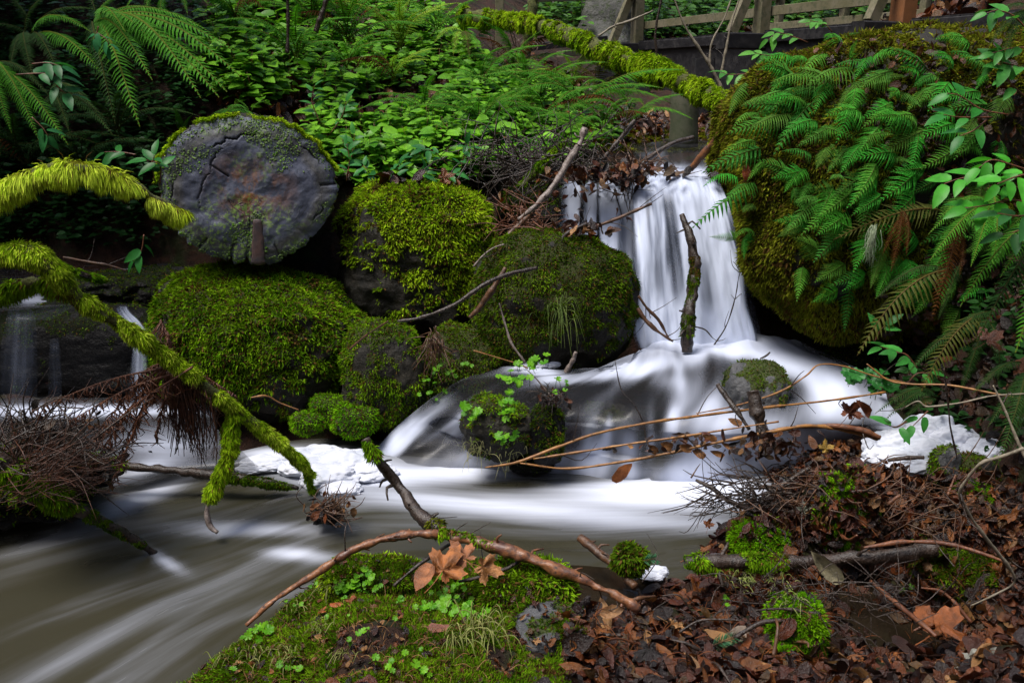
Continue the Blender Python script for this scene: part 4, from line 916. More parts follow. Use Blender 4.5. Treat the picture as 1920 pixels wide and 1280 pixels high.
for (lb, pts, R, mat, tw) in [
    ('sawn brown stub pointing up at the near bank edge', [(1086, 1006, 2.3), (1110, 1025, 2.27), (1135, 1045, 2.24), (1165, 1072, 2.2), (1190, 1100, 2.14)], [.013, .014, .014, .014, .012], 'bark_brown', 0),
    ('mossy dark branch lying left to right below the litter heap', [(1285, 1052, 2.15), (1360, 1052, 2.15), (1440, 1053, 2.14), (1490, 1052, 2.14), (1560, 1048, 2.14), (1660, 1042, 2.13), (1750, 1028, 2.14)], [.018, .02, .017, .016, .018, .02, .022], 'bark_dark', 0),
    ('thin purple stick over the lying mossy branch', [(1620, 1026, 2.1), (1700, 1015, 2.1), (1780, 1020, 2.08), (1850, 1040, 2.04), (1920, 1068, 2.0)], [.005, .006, .006, .005, .004], 'bark_red', 0),
    ('reddish stick sloping over the still puddle', [(1632, 1088, 2.1), (1680, 1130, 2.0), (1730, 1170, 1.9), (1755, 1192, 1.86)], [.006, .007, .007, .006], 'bark_red', 0),
    ('short black stick lying left of the leaves at the bottom', [(1085, 1187, 1.85), (1120, 1190, 1.85), (1150, 1190, 1.85), (1180, 1192, 1.85)], [.008, .009, .009, .007], 'bark_dark', 0),
    ('thin black stick across the moss mound on the near bank', [(738, 1098, 1.95), (770, 1070, 1.97), (800, 1048, 2.0), (850, 1015, 2.08)], [.004, .005, .005, .003], 'bark_dark', 1),
    ('dark stick over the shaggy stone on the near bank', [(860, 1090, 1.95), (905, 1080, 1.96), (950, 1065, 1.98), (985, 1045, 2.02)], [.004, .005, .005, .004], 'bark_dark', 1),
    ('burnt black stump of a branch standing before the washed rock', [(1412, 732, 2.62), (1418, 765, 2.6), (1426, 800, 2.58), (1440, 840, 2.56)], [.02, .021, .022, .026], 'bark_dark', 0),
    ('dark reddish stick leaning left of the burnt stump', [(1345, 720, 2.75), (1362, 745, 2.72), (1385, 775, 2.68), (1405, 805, 2.65)], [.008, .009, .009, .007], 'bark_dark', 0),
    ('long orange twig reaching left over the pool', [(910, 876, 2.6), (970, 866, 2.62), (1040, 840, 2.65), (1120, 812, 2.68), (1220, 792, 2.7), (1320, 778, 2.72), (1450, 762, 2.74), (1560, 750, 2.76), (1660, 735, 2.78)], [.002, .005, .006, .005, .005, .005, .005, .004, .004], 'orange_twig', 3),
    ('lower fork of the orange twig running right over the pool', [(975, 868, 2.6), (1060, 878, 2.6), (1150, 868, 2.58), (1240, 852, 2.57), (1340, 830, 2.56), (1430, 812, 2.56), (1520, 798, 2.56), (1600, 810, 2.56), (1645, 822, 2.56)], [.003, .004, .005, .005, .005, .006, .006, .007, .008], 'orange_twig', 3),
    ('middle orange twig between the two forks', [(1000, 860, 2.6), (1080, 848, 2.6), (1180, 832, 2.58), (1280, 818, 2.56), (1380, 802, 2.56), (1460, 790, 2.56)], [.003, .004, .004, .004, .003, .003], 'orange_twig', 3),
    ('thin arched twig over the washed rock', [(1305, 775, 2.7), (1380, 760, 2.72), (1460, 735, 2.75), (1510, 705, 2.78), (1535, 684, 2.8), (1580, 686, 2.8), (1640, 705, 2.78), (1700, 718, 2.76)], [.002, .003, .003, .003, .003, .003, .003, .002], 'orange_twig', 3),
    ('fine twig dangling in the cascade right of the herbs', [(1153, 676, 3.0), (1165, 730, 2.98), (1190, 760, 2.96), (1208, 800, 2.95), (1210, 845, 2.94)], [.0015, .002, .002, .002, .0015], 'bark_dark', 0),
    ('yellowish twig leaning before the herb rock', [(905, 855, 3.0), (940, 825, 3.02), (985, 790, 3.04), (1032, 762, 3.05)], [.004, .004, .004, .003], 'orange_twig', 0),
    ('white thin root curling round the herb rock', [(985, 690, 3.1), (1010, 715, 3.08), (1040, 755, 3.06), (1048, 800, 3.05), (1040, 840, 3.04)], [.002, .003, .003, .003, .002], 'bark_pale', 0),
    ('tall pale twig curving over the right litter heap', [(1920, 840, 1.7), (1880, 855, 1.72), (1840, 868, 1.74), (1815, 895, 1.76), (1800, 925, 1.78), (1815, 960, 1.8), (1850, 1010, 1.82), (1890, 1060, 1.84), (1902, 1090, 1.85), (1870, 1112, 1.86), (1820, 1135, 1.88)], [.005, .005, .005, .004, .004, .004, .004, .004, .003, .003, .002], 'grey_twig', 2),
    ('pale grey twig rising at the right edge', [(1862, 722, 2.0), (1885, 770, 1.98), (1905, 820, 1.96), (1925, 860, 1.94)], [.002, .004, .004, .004], 'grey_twig', 1),
    ('thin grey twig reaching left over the foam', [(1920, 738, 2.2), (1860, 742, 2.2), (1800, 755, 2.22), (1740, 762, 2.25), (1720, 752, 2.26), (1690, 768, 2.28)], [.003, .003, .003, .003, .002, .002], 'grey_twig', 1),
    ('yellow green bent twig above the foam heap', [(1625, 682, 2.5), (1665, 712, 2.48), (1710, 720, 2.45), (1780, 722, 2.4), (1850, 735, 2.35), (1920, 748, 2.3)], [.002, .003, .003, .003, .003, .002], 'orange_twig', 1),
    ('reddish forked stick at the top of the litter heap', [(1505, 800, 2.58), (1560, 798, 2.56), (1610, 805, 2.55), (1650, 820, 2.54)], [.006, .008, .009, .009], 'bark_red', 2),
    ('short black stick pointing out over the foam', [(1665, 862, 2.5), (1700, 858, 2.5), (1732, 857, 2.5)], [.005, .007, .007], 'bark_dark', 0),
    ('black stick across the upper litter heap', [(1380, 985, 2.4), (1440, 930, 2.44), (1480, 900, 2.46), (1520, 875, 2.48)], [.009, .01, .009, .006], 'bark_dark', 2),
    ('second black stick fanning left from the litter heap', [(1305, 900, 2.5), (1335, 915, 2.46), (1370, 940, 2.42), (1420, 960, 2.4)], [.006, .006, .008, .008], 'bark_dark', 4),
    ('long thin stem hanging before the foam heap', [(1770, 690, 2.2), (1778, 760, 2.2), (1782, 800, 2.2), (1795, 860, 2.2)], [.003, .003, .003, .002], 'bark_dark', 0),
    ('orange broken stick half buried in the litter heap', [(1665, 945, 2.3), (1678, 935, 2.3), (1688, 928, 2.3)], [.006, .006, .006], 'peeled', 0)]:
    ms = dict(n=16000, L=.016, key='mid', up=.2, s=0, e=.45) if 'lying left to right' in lb else None
    branch(lb, pts, R, mat, 'stick', 'stick', twigs=tw, seed=len(lb) + 3, seg=8, moss=ms, stubs=3 if max(R) > .012 else 0)

M['bark_redd'] = surfmat('dark_red_roots', (.04, .013, .007), (.09, .03, .012), (.02, .009, .006), 25, (.35, .6), 140, .8, .003)
# saplings and stems before the bridge
for (lb, pts, R, tw) in [
    ('slender leafless sapling leaning right before the bridge', [(1352, 165, 6.0), (1335, 130, 6.0), (1310, 90, 6.0), (1285, 50, 6.0), (1265, 0, 6.0), (1250, -60, 6.0)], [.012, .01, .01, .008, .006, .004], 5),
    ('slender upright sapling right of the leaning one', [(1350, 150, 5.9), (1360, 100, 5.9), (1370, 50, 5.9), (1392, -20, 5.9)], [.009, .008, .007, .004], 3),
    ('slender sapling reaching up left between the other two', [(1330, 125, 6.0), (1335, 80, 6.0), (1360, 30, 6.0), (1380, -30, 6.0)], [.008, .007, .006, .003], 3),
    ('thin upright stem in front of the bridge post', [(1232, 110, 6.2), (1229, 60, 6.2), (1240, 0, 6.2), (1245, -30, 6.2)], [.009, .009, .007, .005], 1),
    ('mossy sapling trunk crossing the fallen trunk at the top', [(970, 140, 7.1), (985, 90, 7.1), (995, 40, 7.1), (1003, -20, 7.1)], [.05, .045, .04, .035], 0),
    ('pale dead branch before the bridge rails', [(1122, 68, 6.3), (1150, 50, 6.3), (1180, 40, 6.3), (1225, 20, 6.3)], [.009, .009, .009, .004], 2),
    ('thin dark trunk at the top left of the slope', [(539, 100, 4.6), (540, 60, 4.6), (540, 10, 4.6), (541, -40, 4.6)], [.009, .009, .009, .009], 0),
    ('dark forked trunk at the top beside the thin one', [(592, 60, 5.2), (603, 30, 5.2), (612, 0, 5.2), (622, -40, 5.2)], [.016, .016, .014, .012], 0)]:
    branch(lb, pts, R, 'bark_dark' if 'dark' in lb or 'thin' in lb else ('mossbark' if 'mossy' in lb else 'grey_twig'), 'sapling' if 'pale' not in lb else 'branch', 'sapling' if 'pale' not in lb else 'branch', twigs=tw, seed=len(lb))

# root tangle and dead hanging fern: fine stuff
def tangle(label, cx, cy, Y, w, h, dY, n, L, r, mat, seed, drift=(0, 0, 0), name='twig_litter'):
    rs = np.random.RandomState(seed); ps = []
    for k in range(n):
        px, py = cx + rs.randn() * w * .45, cy + rs.randn() * h * .45; p = W(px, py, Y + rs.randn() * dY)
        d = nrm(rs.randn(3) * [1, .6, .7] + np.array(drift)); l = L * rs.uniform(.35, 1.3)
        q = [p, p + d * l * .5 + rs.randn(3) * l * .08, p + d * l + rs.randn(3) * l * .15]
        v, f, _ = tube(q, [r * rs.uniform(.5, 1.2), r * .7, r * .3], 5, 7, 0); ps.append((v, f))
    V, Fs = join(ps); c = V.mean(0); o = mk(name, V - c, Fs, M[mat]); o.location = c
    tag(o, label, None, kind='stuff'); return o
tangle('tangle of black twigs heaped on the rock left of the fall', 1045, 305, 4.15, 110, 42, .12, 170, .2, .0035, 'bark_dark', 1)
tangle('brown twigs heaped on the lip of the fall', 1190, 322, 4.2, 60, 26, .06, 110, .15, .004, 'bark_brown', 2)
tangle('red brown twigs below the pale branch', 985, 420, 3.85, 60, 40, .08, 110, .16, .0035, 'bark_red', 3)
tangle('twigs hanging from the lip over the strands', 1150, 350, 4.12, 50, 20, .04, 22, .16, .0035, 'bark_dark', 4, (0, 0, -1.2))
tangle('dense dark twigs of the root tangle on the left', 70, 835, 2.6, 115, 55, .12, 300, .17, .0035, 'bark_dark', 5, (.6, 0, .3))
tangle('red brown needles of the root tangle on the left', 50, 900, 2.5, 95, 52, .12, 360, .22, .0017, 'bark_redd', 6, (1.6, 0, .9))
tangle('dead sticks matted on the slope left of the fall', 960, 300, 4.5, 110, 40, .15, 200, .22, .004, 'bark_dark', 21)
tangle('crossing dark twigs over the lower right litter', 1560, 1130, 1.95, 300, 70, .06, 150, .13, .0018, 'bark_dark', 22, (.3, 0, .1))
tangle('crossing twigs at the far right bank', 1820, 950, 2.3, 80, 60, .1, 90, .16, .0022, 'bark_brown', 23)
tangle('black twigs of the right litter heap', 1450, 925, 2.42, 130, 40, .06, 90, .15, .003, 'bark_dark', 7, (-1.4, 0, .1))
tangle('brown twigs through the right litter heap', 1600, 930, 2.38, 190, 60, .08, 170, .12, .0026, 'bark_brown', 8)
tangle('twigs in the small leaf jam in the stream', 610, 962, 2.65, 44, 22, .04, 70, .1, .0026, 'bark_brown', 9, (1, 0, .5))
tangle('nest of twigs hanging between the two small boulders', 812, 640, 3.3, 16, 30, .03, 70, .12, .0026, 'bark_brown', 10, (.1, 0, -1.4))
tangle('twigs on top of the herb rock', 1035, 745, 3.0, 26, 12, .03, 40, .08, .0024, 'bark_dark', 11)
tangle('bare twigs over the far side of the litter heap', 1360, 945, 2.4, 40, 34, .06, 40, .14, .002, 'bark_dark', 12, (-1, 0, .1))
tangle('brush of dead stems under the bridge end', 960, 120, 7.2, 60, 50, .3, 120, .3, .004, 'bark_brown', 13)

def hangfern():
    rs = np.random.RandomState(12); c = W(335, 690, 2.72)
    t = emp('dead_fern', c, 'dead red brown fern hanging from the long mossy limb over the pool', 'dead fern')
    targets = [(60, 770, 2.6), (190, 800, 2.62), (220, 860, 2.64), (250, 720, 2.7), (170, 880, 2.6), (215, 900, 2.6), (290, 820, 2.7), (420, 755, 2.75), (440, 740, 2.78), (130, 790, 2.6), (150, 850, 2.6), (300, 600, 2.7)]
    for k, (x, y, Y) in enumerate(targets):
        s = np.array([330 + rs.randn() * 14, 690 + rs.randn() * 10]); e = np.array([x, y])
        P = [W(s[0], s[1], 2.66), W(*(s * .5 + e * .5 + np.array([0, -12])), (2.66 + Y) / 2), W(x, y, Y)]
        V, F, _ = tube(np.array(P) - c, [.004, .003, .0012], 5, 14, .1, 30, k); ps = [(V, F)]
        C = catmull(P, 40)
        for q in range(10, 40):
            for _r in range(2):
                l = rs.uniform(.012, .055) * (1.3 if k % 3 == 1 else 1); p = C[q] + rs.randn(3) * .002
                v, f, _ = tube([p - c, p - c + np.array([rs.randn() * .3 * l, rs.randn() * .2 * l, -l * .6]), p - c + np.array([rs.randn() * .35 * l, 0, -l])], [.0024, .0022, .0008], 4, 5, .5, 200, q); ps.append((v, f))
        V, Fs = join(ps); mk('frond', V, Fs, M['bark_red'], t)
    ps = []
    for k in range(150):
        x = rs.choice([rs.uniform(300, 400), rs.uniform(315, 370)]); y = 690 + (x - 330) * .55 + rs.rand() * 20; l = rs.uniform(.08, .32); Y = 2.7 + rs.rand() * .05
        p = W(x, y, Y) - c
        v, f, _ = tube([p, p + np.array([rs.randn() * .012, 0, -l * .5]), p + np.array([rs.randn() * .02, 0, -l])], [.002, .0022, .001], 4, 9, .6, 120, k); ps.append((v, f))
    V, Fs = join(ps); mk('hanging_roots', V, Fs, M['bark_redd'], t)
hangfern()
# ------------------------------------------------------------------ footbridge
def bridge():
    A, Bp = W(1200, 83, 9.2), W(1860, 33, 5.35); zt = 1.86; A[2] = Bp[2] = zt
    t = emp('footbridge', (A + Bp) / 2, 'wooden footbridge with plank rails and black beams crossing above the stream', 'bridge'); c = np.array(t.location)
    d = nrm(Bp - A); n = nrm(np.cross([0, 0, 1], d));  # n points away from camera side
    if n[1] < 0: n = -n
    L = np.linalg.norm(Bp - A)
    def part(name, p0, p1, w, h, mat, up=(0, 0, 1)):
        V, F = beam(np.asarray(p0) - c, np.asarray(p1) - c, w, h, up); return mk(name, V, F, M[mat], t, smooth=False)
    E = Bp + d * 2.5; S = A - d * 1.9
    z = np.array([0, 0, 1.0])
    for k, off in enumerate((.05, .75, 1.35)): part('girder', S + n * off - z * .28, E + n * off - z * .28, .14, .5, 'timber_black')
    part('edge_board', S - z * .03 - n * .02, E - z * .03 - n * .02, .06, .08, 'timber_black')
    m = int((L + 4.4) / .15)
    for k in range(m): part('deck_plank', S + d * (k * .15 + .07) - n * .04 - z * .0, S + d * (k * .15 + .07) + n * 1.45 - z * .0, .138, .045, 'timber_black')
    for s, off in ((0, .0), (1, 1.42)):
        o = n * off
        if s == 0:
            ks = [0.03, .47, 1.02]
            xs = [A, W(1421, 70, 7.3), W(1713, 48, 5.95)]
            for q, x in enumerate(xs):
                x = np.array([x[0], x[1], zt]); f = (x - A) @ d; x = A + d * f
                if q == 2: part('post', x - z * .12 - n * .06, x + z * 1.15 - n * .06, .12, .12, 'timber_orange', n)
                else: part('post', x - z * .1 - n * .04, x + z * 1.15 - n * .04, .1, .1, 'timber', n)
                part('brace', x - n * .32 - z * .0, x - n * .05 + z * .62, .08, .06, 'timber', d); part('outrigger', x - n * .42 - z * .06, x + n * .3 - z * .06, .12, .12, 'timber_black')
        for q in range(7):
            x = A + d * (.35 + q * .95) + o
            if s: part('post', x - z * .0, x + z * 1.1, .07, .07, 'timber', n)
        for hgt, th in ((.17, .07), (.46, .075), (.78, .08), (1.08, .1)):
            part('rail', A + o + z * hgt - n * .01 * (1 - s) + (n * .05 if s == 0 else -n * .05), E + o + z * hgt + (n * .05 if s == 0 else -n * .05), .035, th, 'timber')
    # short end span turning down the bank toward the left
    G = W(937, -10, 7.6); G0 = W(937, 97, 7.6)
    part('post', G0 - z * .1, G + z * .25, .072, .072, 'timber')
    part('rail', A + z * .46 - d * .03, W(1005, -3, 7.9), .035, .065, 'timber'); part('rail', A + z * .8 - d * .03, W(1005, -60, 7.9), .035, .075, 'timber')
    # stringers seen below on the left end
    part('stringer', W(990, 90, 8.0), W(1135, 74, 8.4), .08, .06, 'timber_black'); part('stringer', W(1050, 102, 7.8), W(1130, 95, 8.2), .08, .05, 'timber')
    # piers
    for x, y0, y1, Y, w in ((1142, 125, 178, 8.0, .24), (1195, 130, 215, 8.2, .2), (1312, 110, 215, 7.2, .16)):
        a, b = W(x, y1, Y), W(x, y0, Y); b[0] = a[0]; part('pier', a - z * .2, b, w, w, 'timber_black', (0, 1, 0))
    p = W(1283, 235, 6.3); 
    V, F, uv = tube([p - c - z * .15, p - c + z * .1, p - c + z * .33], [.105, .1, .1], 24, 10, .06, 8, 3); mk('concrete_footing', V, F, M['concrete'], t)
    # steps or lattice at the far right end
    for k in range(3): part('side_slat', W(1732, 50 + k * 15, 6.35), W(1900, 38 + k * 15, 5.6), .04, .05, 'timber_black')
bridge()
# big tree butt behind the bridge
def butt():
    p = W(1135, 112, 10.8); rs = np.random.RandomState(4)
    V, Fs, uv = tube([np.zeros(3), np.array([.02, 0, .5]), np.array([.06, .05, 1.4]), np.array([.1, .1, 4.0]), np.array([.2, .2, 9])], [.62, .42, .38, .34, .26], 36, 60, .3, 2.5, 5)
    t = emp('big_tree', p - np.array([0, 0, .2]), 'thick grey mossy tree base standing behind the bridge rails', 'tree')
    mk('trunk', V, Fs, M['bark_pale2'], t)
M['bark_pale2'] = surfmat('grey_ridged_bark', (.035, .035, .03), (.075, .075, .065), (.03, .045, .012), 7, (.6, .9), 24, 1, .03)
butt()

# ------------------------------------------------------------------ leaves and fronds
def frond_tpl(pairs, wd, shape, arch=.2, lobe=.8, seed=0, droop=.12):
    """a frond along +Y, unit length, arching in Z; wd: half width; returns V, F, isrib"""
    rs = np.random.RandomState(seed); Vs, Fs, k = [], [], 0
    def rach(t): return np.array([math.sin(t * 2.2 + seed) * .012 * t, t, arch * 4 * t * (1 - t) * (1.15 - .4 * t)])
    for i in range(pairs):
        t = .06 + .93 * (i + .5) / pairs
        if shape == 'sword': w = wd * min(1, (t / .18) ** .7) * (1 - max(0, (t - .35) / .65) ** 2.0)
        elif shape == 'tri': w = wd * min(1, .72 + t * 1.2) * (1 - max(0, (t - .12) / .88) ** 1.35)
        else: w = wd * math.sin(math.pi * min(1, t * .9 + .12)) ** .6 * (1 - .2 * t)
        w = max(w, wd * .05)
        b = rach(t); tw = .93 / pairs * lobe
        for s in (-1, 1):
            L = w * rs.uniform(.9, 1.08); fwd = .32 + .5 * t; dr = droop * rs.uniform(.5, 1.5)
            d = nrm(np.array([s, fwd + rs.randn() * .04, -dr])); y = np.array([0, 1, 0])
            z = np.array([0, 0, 1.0])
            pts = [b - y * tw * .45, b + y * tw * .45, b + d * L * .5 + y * tw * .42 - z * L * dr * .1, b + d * L - z * L * dr * .9 + y * L * .1, b + d * L * .5 - y * tw * .38 - z * L * dr * .1, b + d * L * .5 + z * tw * .12]
            Vs += pts; Fs += [[k, k + 1, k + 2, k + 5], [k, k + 5, k + 4, k], ]
            Fs[-1] = [k + 5, k + 4, k + 4, k]
            Fs.pop(); Fs.append([k, k + 5, k + 3, k + 4]); Fs.append([k + 5, k + 2, k + 3, k + 3]); Fs.pop()
            Fs.append([k + 2, k + 3, k + 5, k + 2]); Fs.pop()
            T3.append([k + 5, k + 2, k + 3]); k += 6
    return np.array(Vs), Fs, rach
FT = {}
def mkfrond(key, pairs, wd, shape, arch, lobe, seed, c1, c2, rib, droop=.12):
    global T3
    T3 = []; V, F, rach = frond_tpl(pairs, wd, shape, arch, lobe, seed, droop)
    if V.size:
        rs = np.random.RandomState(seed); n = len(V)
        t = np.clip(V[:, 1], 0, 1)[:, None] * .5 + np.repeat(rs.rand(n // 6), 6)[:, None] * .5
        col = np.array(c1) * (1 - t) + np.array(c2) * t
    C = np.array([rach(t) for t in np.linspace(0, 1, 24)])
    v, f, _ = tube(C, [.008, .006, .003], 5, 24, 0)
    allV = np.vstack([V, v]); col = np.vstack([col, np.tile(rib, (len(v), 1))])
    Fs = [np.array(F), np.array(T3)] + [q + len(V) for q in f]
    o = mk('frond_shape', allV, Fs, M['fern'], col=col, smooth=False)
    me = o.data; bpy.data.objects.remove(o); me.name = 'frond_' + key; FT.setdefault(key[:-1], []).append(me)
G1, G2, RIB = (.03, .12, .008), (.08, .28, .02), (.12, .16, .02)
for s in range(5): mkfrond('sword%d' % s, 34 + s, .115, 'sword', .16 + .04 * (s % 3), .72, s, G1, G2, RIB, .25)
for s in range(3): mkfrond('dsword%d' % s, 34, .115, 'sword', .2, .72, s + 9, (.012, .035, .008), (.03, .08, .014), (.05, .06, .015), .25)  # dark copy of the sword frond, with shade put into its greens
for s in range(3): mkfrond('ysword%d' % s, 30, .12, 'sword', .2, .7, s + 15, (.12, .25, .01), (.26, .42, .04), (.2, .22, .03), .2)
for s in range(9): mkfrond('lico%d' % s, 13 + s, .25 + .014 * (s * 5 % 9), 'tri', .08 + .05 * (s % 4), .66 + .03 * (s % 4), s + 20, (.02 + .01 * (s % 3), .11 + .02 * (s % 4), .012), (.055 + .03 * (s % 3), .26 + .04 * (s % 4), .035), (.07, .11, .02), .35)
for s in range(2): mkfrond('brown%d' % s, 24, .13, 'sword', .25, .6, s + 30, (.06, .022, .006), (.13, .05, .012), (.06, .025, .008), .5)
for s in range(2): mkfrond('turn%d' % s, 24, .17, 'sword', .22, .62, s + 33, (.05, .06, .01), (.09, .1, .02), (.1, .07, .02), .3)

def put_frond(t, kind, base, tip, up=None, k=None):
    me = FT[kind][RS.randint(len(FT[kind])) if k is None else k % len(FT[kind])]
    o = bpy.data.objects.new('frond', me); COL.objects.link(o); o.parent = t
    b = np.asarray(base, float); d = np.asarray(tip, float) - b; L = np.linalg.norm(d); y = d / L
    if up is None: up = np.array([0, -.25, 1.0])
    x = np.cross(y, up)
    if np.linalg.norm(x) < .1: x = np.cross(y, [0, -1, 0])
    x = nrm(x); z = np.cross(x, y)
    from mathutils import Matrix
    Mx = Matrix([[x[0] * L, y[0] * L, z[0] * L, b[0] - t.location[0]], [x[1] * L, y[1] * L, z[1] * L, b[1] - t.location[1]], [x[2] * L, y[2] * L, z[2] * L, b[2] - t.location[2]], [0, 0, 0, 1]])
    o.matrix_basis = Mx; return o

def fern(label, base, tips, kind='sword', group=None, name='fern', cat='fern', mix=None, up=None):
    """base and tips as (px, py, Y)"""
    b = W(*base); t = emp(name, b, label, cat, group)
    for k, tp in enumerate(tips):
        kd = kind
        if len(tp) > 3: kd = tp[3]
        bb = b + RS.randn(3) * .012
        put_frond(t, kd, bb, W(*tp[:3]), up)
    return t

def rosette(label, px, py, Y, L, n, kind='sword', group=None, a0=0, a1=360, el=(20, 60), front=.8, cat='fern', off=None):
    b = W(px, py, Y) if Y else hit(px, py)[0]
    b = b + [0, -.03, .07]; L = L * 1.3; t = emp('fern', b, label, cat, group)
    for k in range(n):
        a = math.radians(a0 + (a1 - a0) * (k + RS.rand() * .7) / n); e = math.radians(RS.uniform(*el)); l = L * RS.uniform(.75, 1.15)
        tip = b + l * np.array([math.cos(a) * math.cos(e), math.sin(a) * math.cos(e) * front, math.sin(e) - .15])
        put_frond(t, kind if RS.rand() > .06 else 'brown', b + RS.randn(3) * .01, tip)
    return t

# the big sword ferns at the upper left
fern('largest sword fern at upper left with long fronds drooping over the log', (185, 45, 4.3),
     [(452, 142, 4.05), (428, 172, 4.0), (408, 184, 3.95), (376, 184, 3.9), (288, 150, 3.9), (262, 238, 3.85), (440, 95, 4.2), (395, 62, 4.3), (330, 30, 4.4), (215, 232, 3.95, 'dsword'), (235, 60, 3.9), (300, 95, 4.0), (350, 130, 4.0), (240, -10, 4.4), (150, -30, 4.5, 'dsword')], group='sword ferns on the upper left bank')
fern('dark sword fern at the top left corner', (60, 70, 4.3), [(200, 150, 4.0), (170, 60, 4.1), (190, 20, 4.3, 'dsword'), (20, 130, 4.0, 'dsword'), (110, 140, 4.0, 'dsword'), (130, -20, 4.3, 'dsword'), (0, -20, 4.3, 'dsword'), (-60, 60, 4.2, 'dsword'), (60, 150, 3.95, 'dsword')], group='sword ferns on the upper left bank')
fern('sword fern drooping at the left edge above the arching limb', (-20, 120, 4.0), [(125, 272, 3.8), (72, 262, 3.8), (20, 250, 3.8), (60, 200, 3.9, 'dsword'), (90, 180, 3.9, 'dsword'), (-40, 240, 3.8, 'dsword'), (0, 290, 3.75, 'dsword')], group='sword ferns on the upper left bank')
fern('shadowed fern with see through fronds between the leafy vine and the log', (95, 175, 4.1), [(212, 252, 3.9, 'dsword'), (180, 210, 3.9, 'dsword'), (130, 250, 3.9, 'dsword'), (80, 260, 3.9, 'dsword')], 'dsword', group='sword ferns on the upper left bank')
fern('small fern fanning up just left of the log rim', (345, 255, 4.3), [(325, 200, 4.2), (340, 190, 4.25), (362, 215, 4.2), (300, 225, 4.2, 'dsword'), (312, 262, 4.15, 'dsword'), (370, 240, 4.2)], group='sword ferns on the upper left bank')
fern('fern lying along the top of the log', (470, 215, 4.6), [(405, 232, 4.2), (420, 222, 4.3), (375, 235, 4.25), (500, 190, 4.6), (440, 185, 4.6)], group='sword ferns on the upper left bank')
fern('sword fern at the top edge left of the thin trunk', (330, -40, 5.0), [(352, 30, 4.8), (230, 30, 4.8), (270, 50, 4.8), (170, 10, 4.9), (300, 60, 4.8), (390, 10, 4.8)], group='sword ferns on the upper left bank')
GF = 'ferns scattered over the leafy slope'
for a in [('dark fern in the shade above the arching limb', 60, 330, 4.6, .4, 8, 'dsword', (10, 45)), ('dark fern half way down the steep left bank', 160, 330, 4.7, .38, 8, 'dsword', (10, 45)),
          ('dark fern between the left ferns and the arching limb', 230, 270, 4.6, .38, 8, 'dsword', (10, 40)), ('fern high on the bank between the corner ferns and the thin trunk', 450, 60, 5.8, .5, 9, 'sword', (10, 45)),
          ('fern right of the forked trunk at the top', 650, 60, 6.6, .5, 9, 'sword', (10, 45)), ('fern on the leafy slope over the capped boulder', 800, 230, 5.3, .34, 8, 'sword', (10, 40)),
          ('fern at the right end of the slope under the mossy sapling', 960, 150, 6.6, .42, 9, 'sword', (10, 50)), ('broad fern between slope and fall debris', 900, 260, 5.1, .36, 9, 'sword', (10, 45)),
          ('small fern before the dark space under the bridge', 1075, 185, 6.3, .34, 7, 'ysword', (15, 60)), ('fern drooping beside the first mossy stone', 1010, 215, 5.8, .4, 9, 'sword', (5, 40)), ('fern low behind the driftwood', 1130, 265, 5.0, .3, 8, 'sword', (5, 40)),
          ('pale yellow green fern standing upright below the trunk end', 752, 112, 6.2, .42, 9, 'ysword', (35, 80)), ('wide fern at the left of the leafy slope', 655, 100, 6.0, .55, 9, 'sword', (10, 45)),
          ('fern on the slope directly above the log', 590, 60, 6.0, .5, 8, 'sword', (15, 50)), ('fern below the wide one on the leafy slope', 655, 150, 5.7, .42, 7, 'sword', (10, 40)),
          ('light fern near the middle of the leafy slope', 740, 170, 5.6, .3, 7, 'ysword', (10, 45)), ('low fern at the right margin of the leafy slope', 905, 175, 5.9, .38, 8, 'sword', (10, 40)),
          ('fern right of the leafy slope below the bare stone', 985, 190, 5.9, .36, 8, 'sword', (15, 50)), ('fern spreading above the driftwood tangle', 1085, 225, 5.5, .5, 9, 'sword', (5, 35)),
          ('fern behind the dark standing stick', 1175, 250, 5.2, .36, 7, 'sword', (10, 45)), ('small fern hugging the ground left of the creek', 1020, 245, 5.3, .36, 8, 'sword', (5, 35)),
          ('young fern at the foot of the bridge pier', 1168, 205, 6.3, .34, 4, 'sword', (25, 60)), ('fern between the slope and the tangle', 960, 225, 5.5, .34, 7, 'sword', (5, 40)),
          ('fern at the top of the slope left of the mossy sapling', 700, 20, 7.0, .5, 8, 'ysword', (15, 55)), ('fern at the top right of the slope under the trunk end', 820, 75, 6.8, .42, 7, 'sword', (10, 45)),
          ('fern low on the slope just right of the thin trunk', 560, 130, 5.5, .4, 8, 'sword', (10, 40)), ('small fern at the top edge of the slope', 800, 10, 7.5, .45, 7, 'sword', (15, 50)),
          ('fern with browning tips near the first pier', 1120, 195, 6.1, .3, 6, 'turn', (20, 60))]:
    rosette(a[0], a[1], a[2], a[3], a[4], a[5], a[6], GF, 180, 380 if a[7][1] < 60 else 400, a[7])
fern('tall single fern standing bright before the dark bridge', (1012, 190, 5.9), [(1060, 118, 5.8), (1035, 150, 5.75), (1000, 130, 5.85, 'dsword'), (985, 165, 5.8)], group=GF)
fern('pale fern under the trunk end spreading left and up', (865, 62, 6.6), [(888, 22, 6.5, 'ysword'), (812, 82, 6.3, 'ysword'), (840, 30, 6.5, 'ysword'), (905, 100, 6.3), (880, 108, 6.3, 'turn'), (810, 40, 6.5), (850, 105, 6.3, 'ysword')], group=GF)

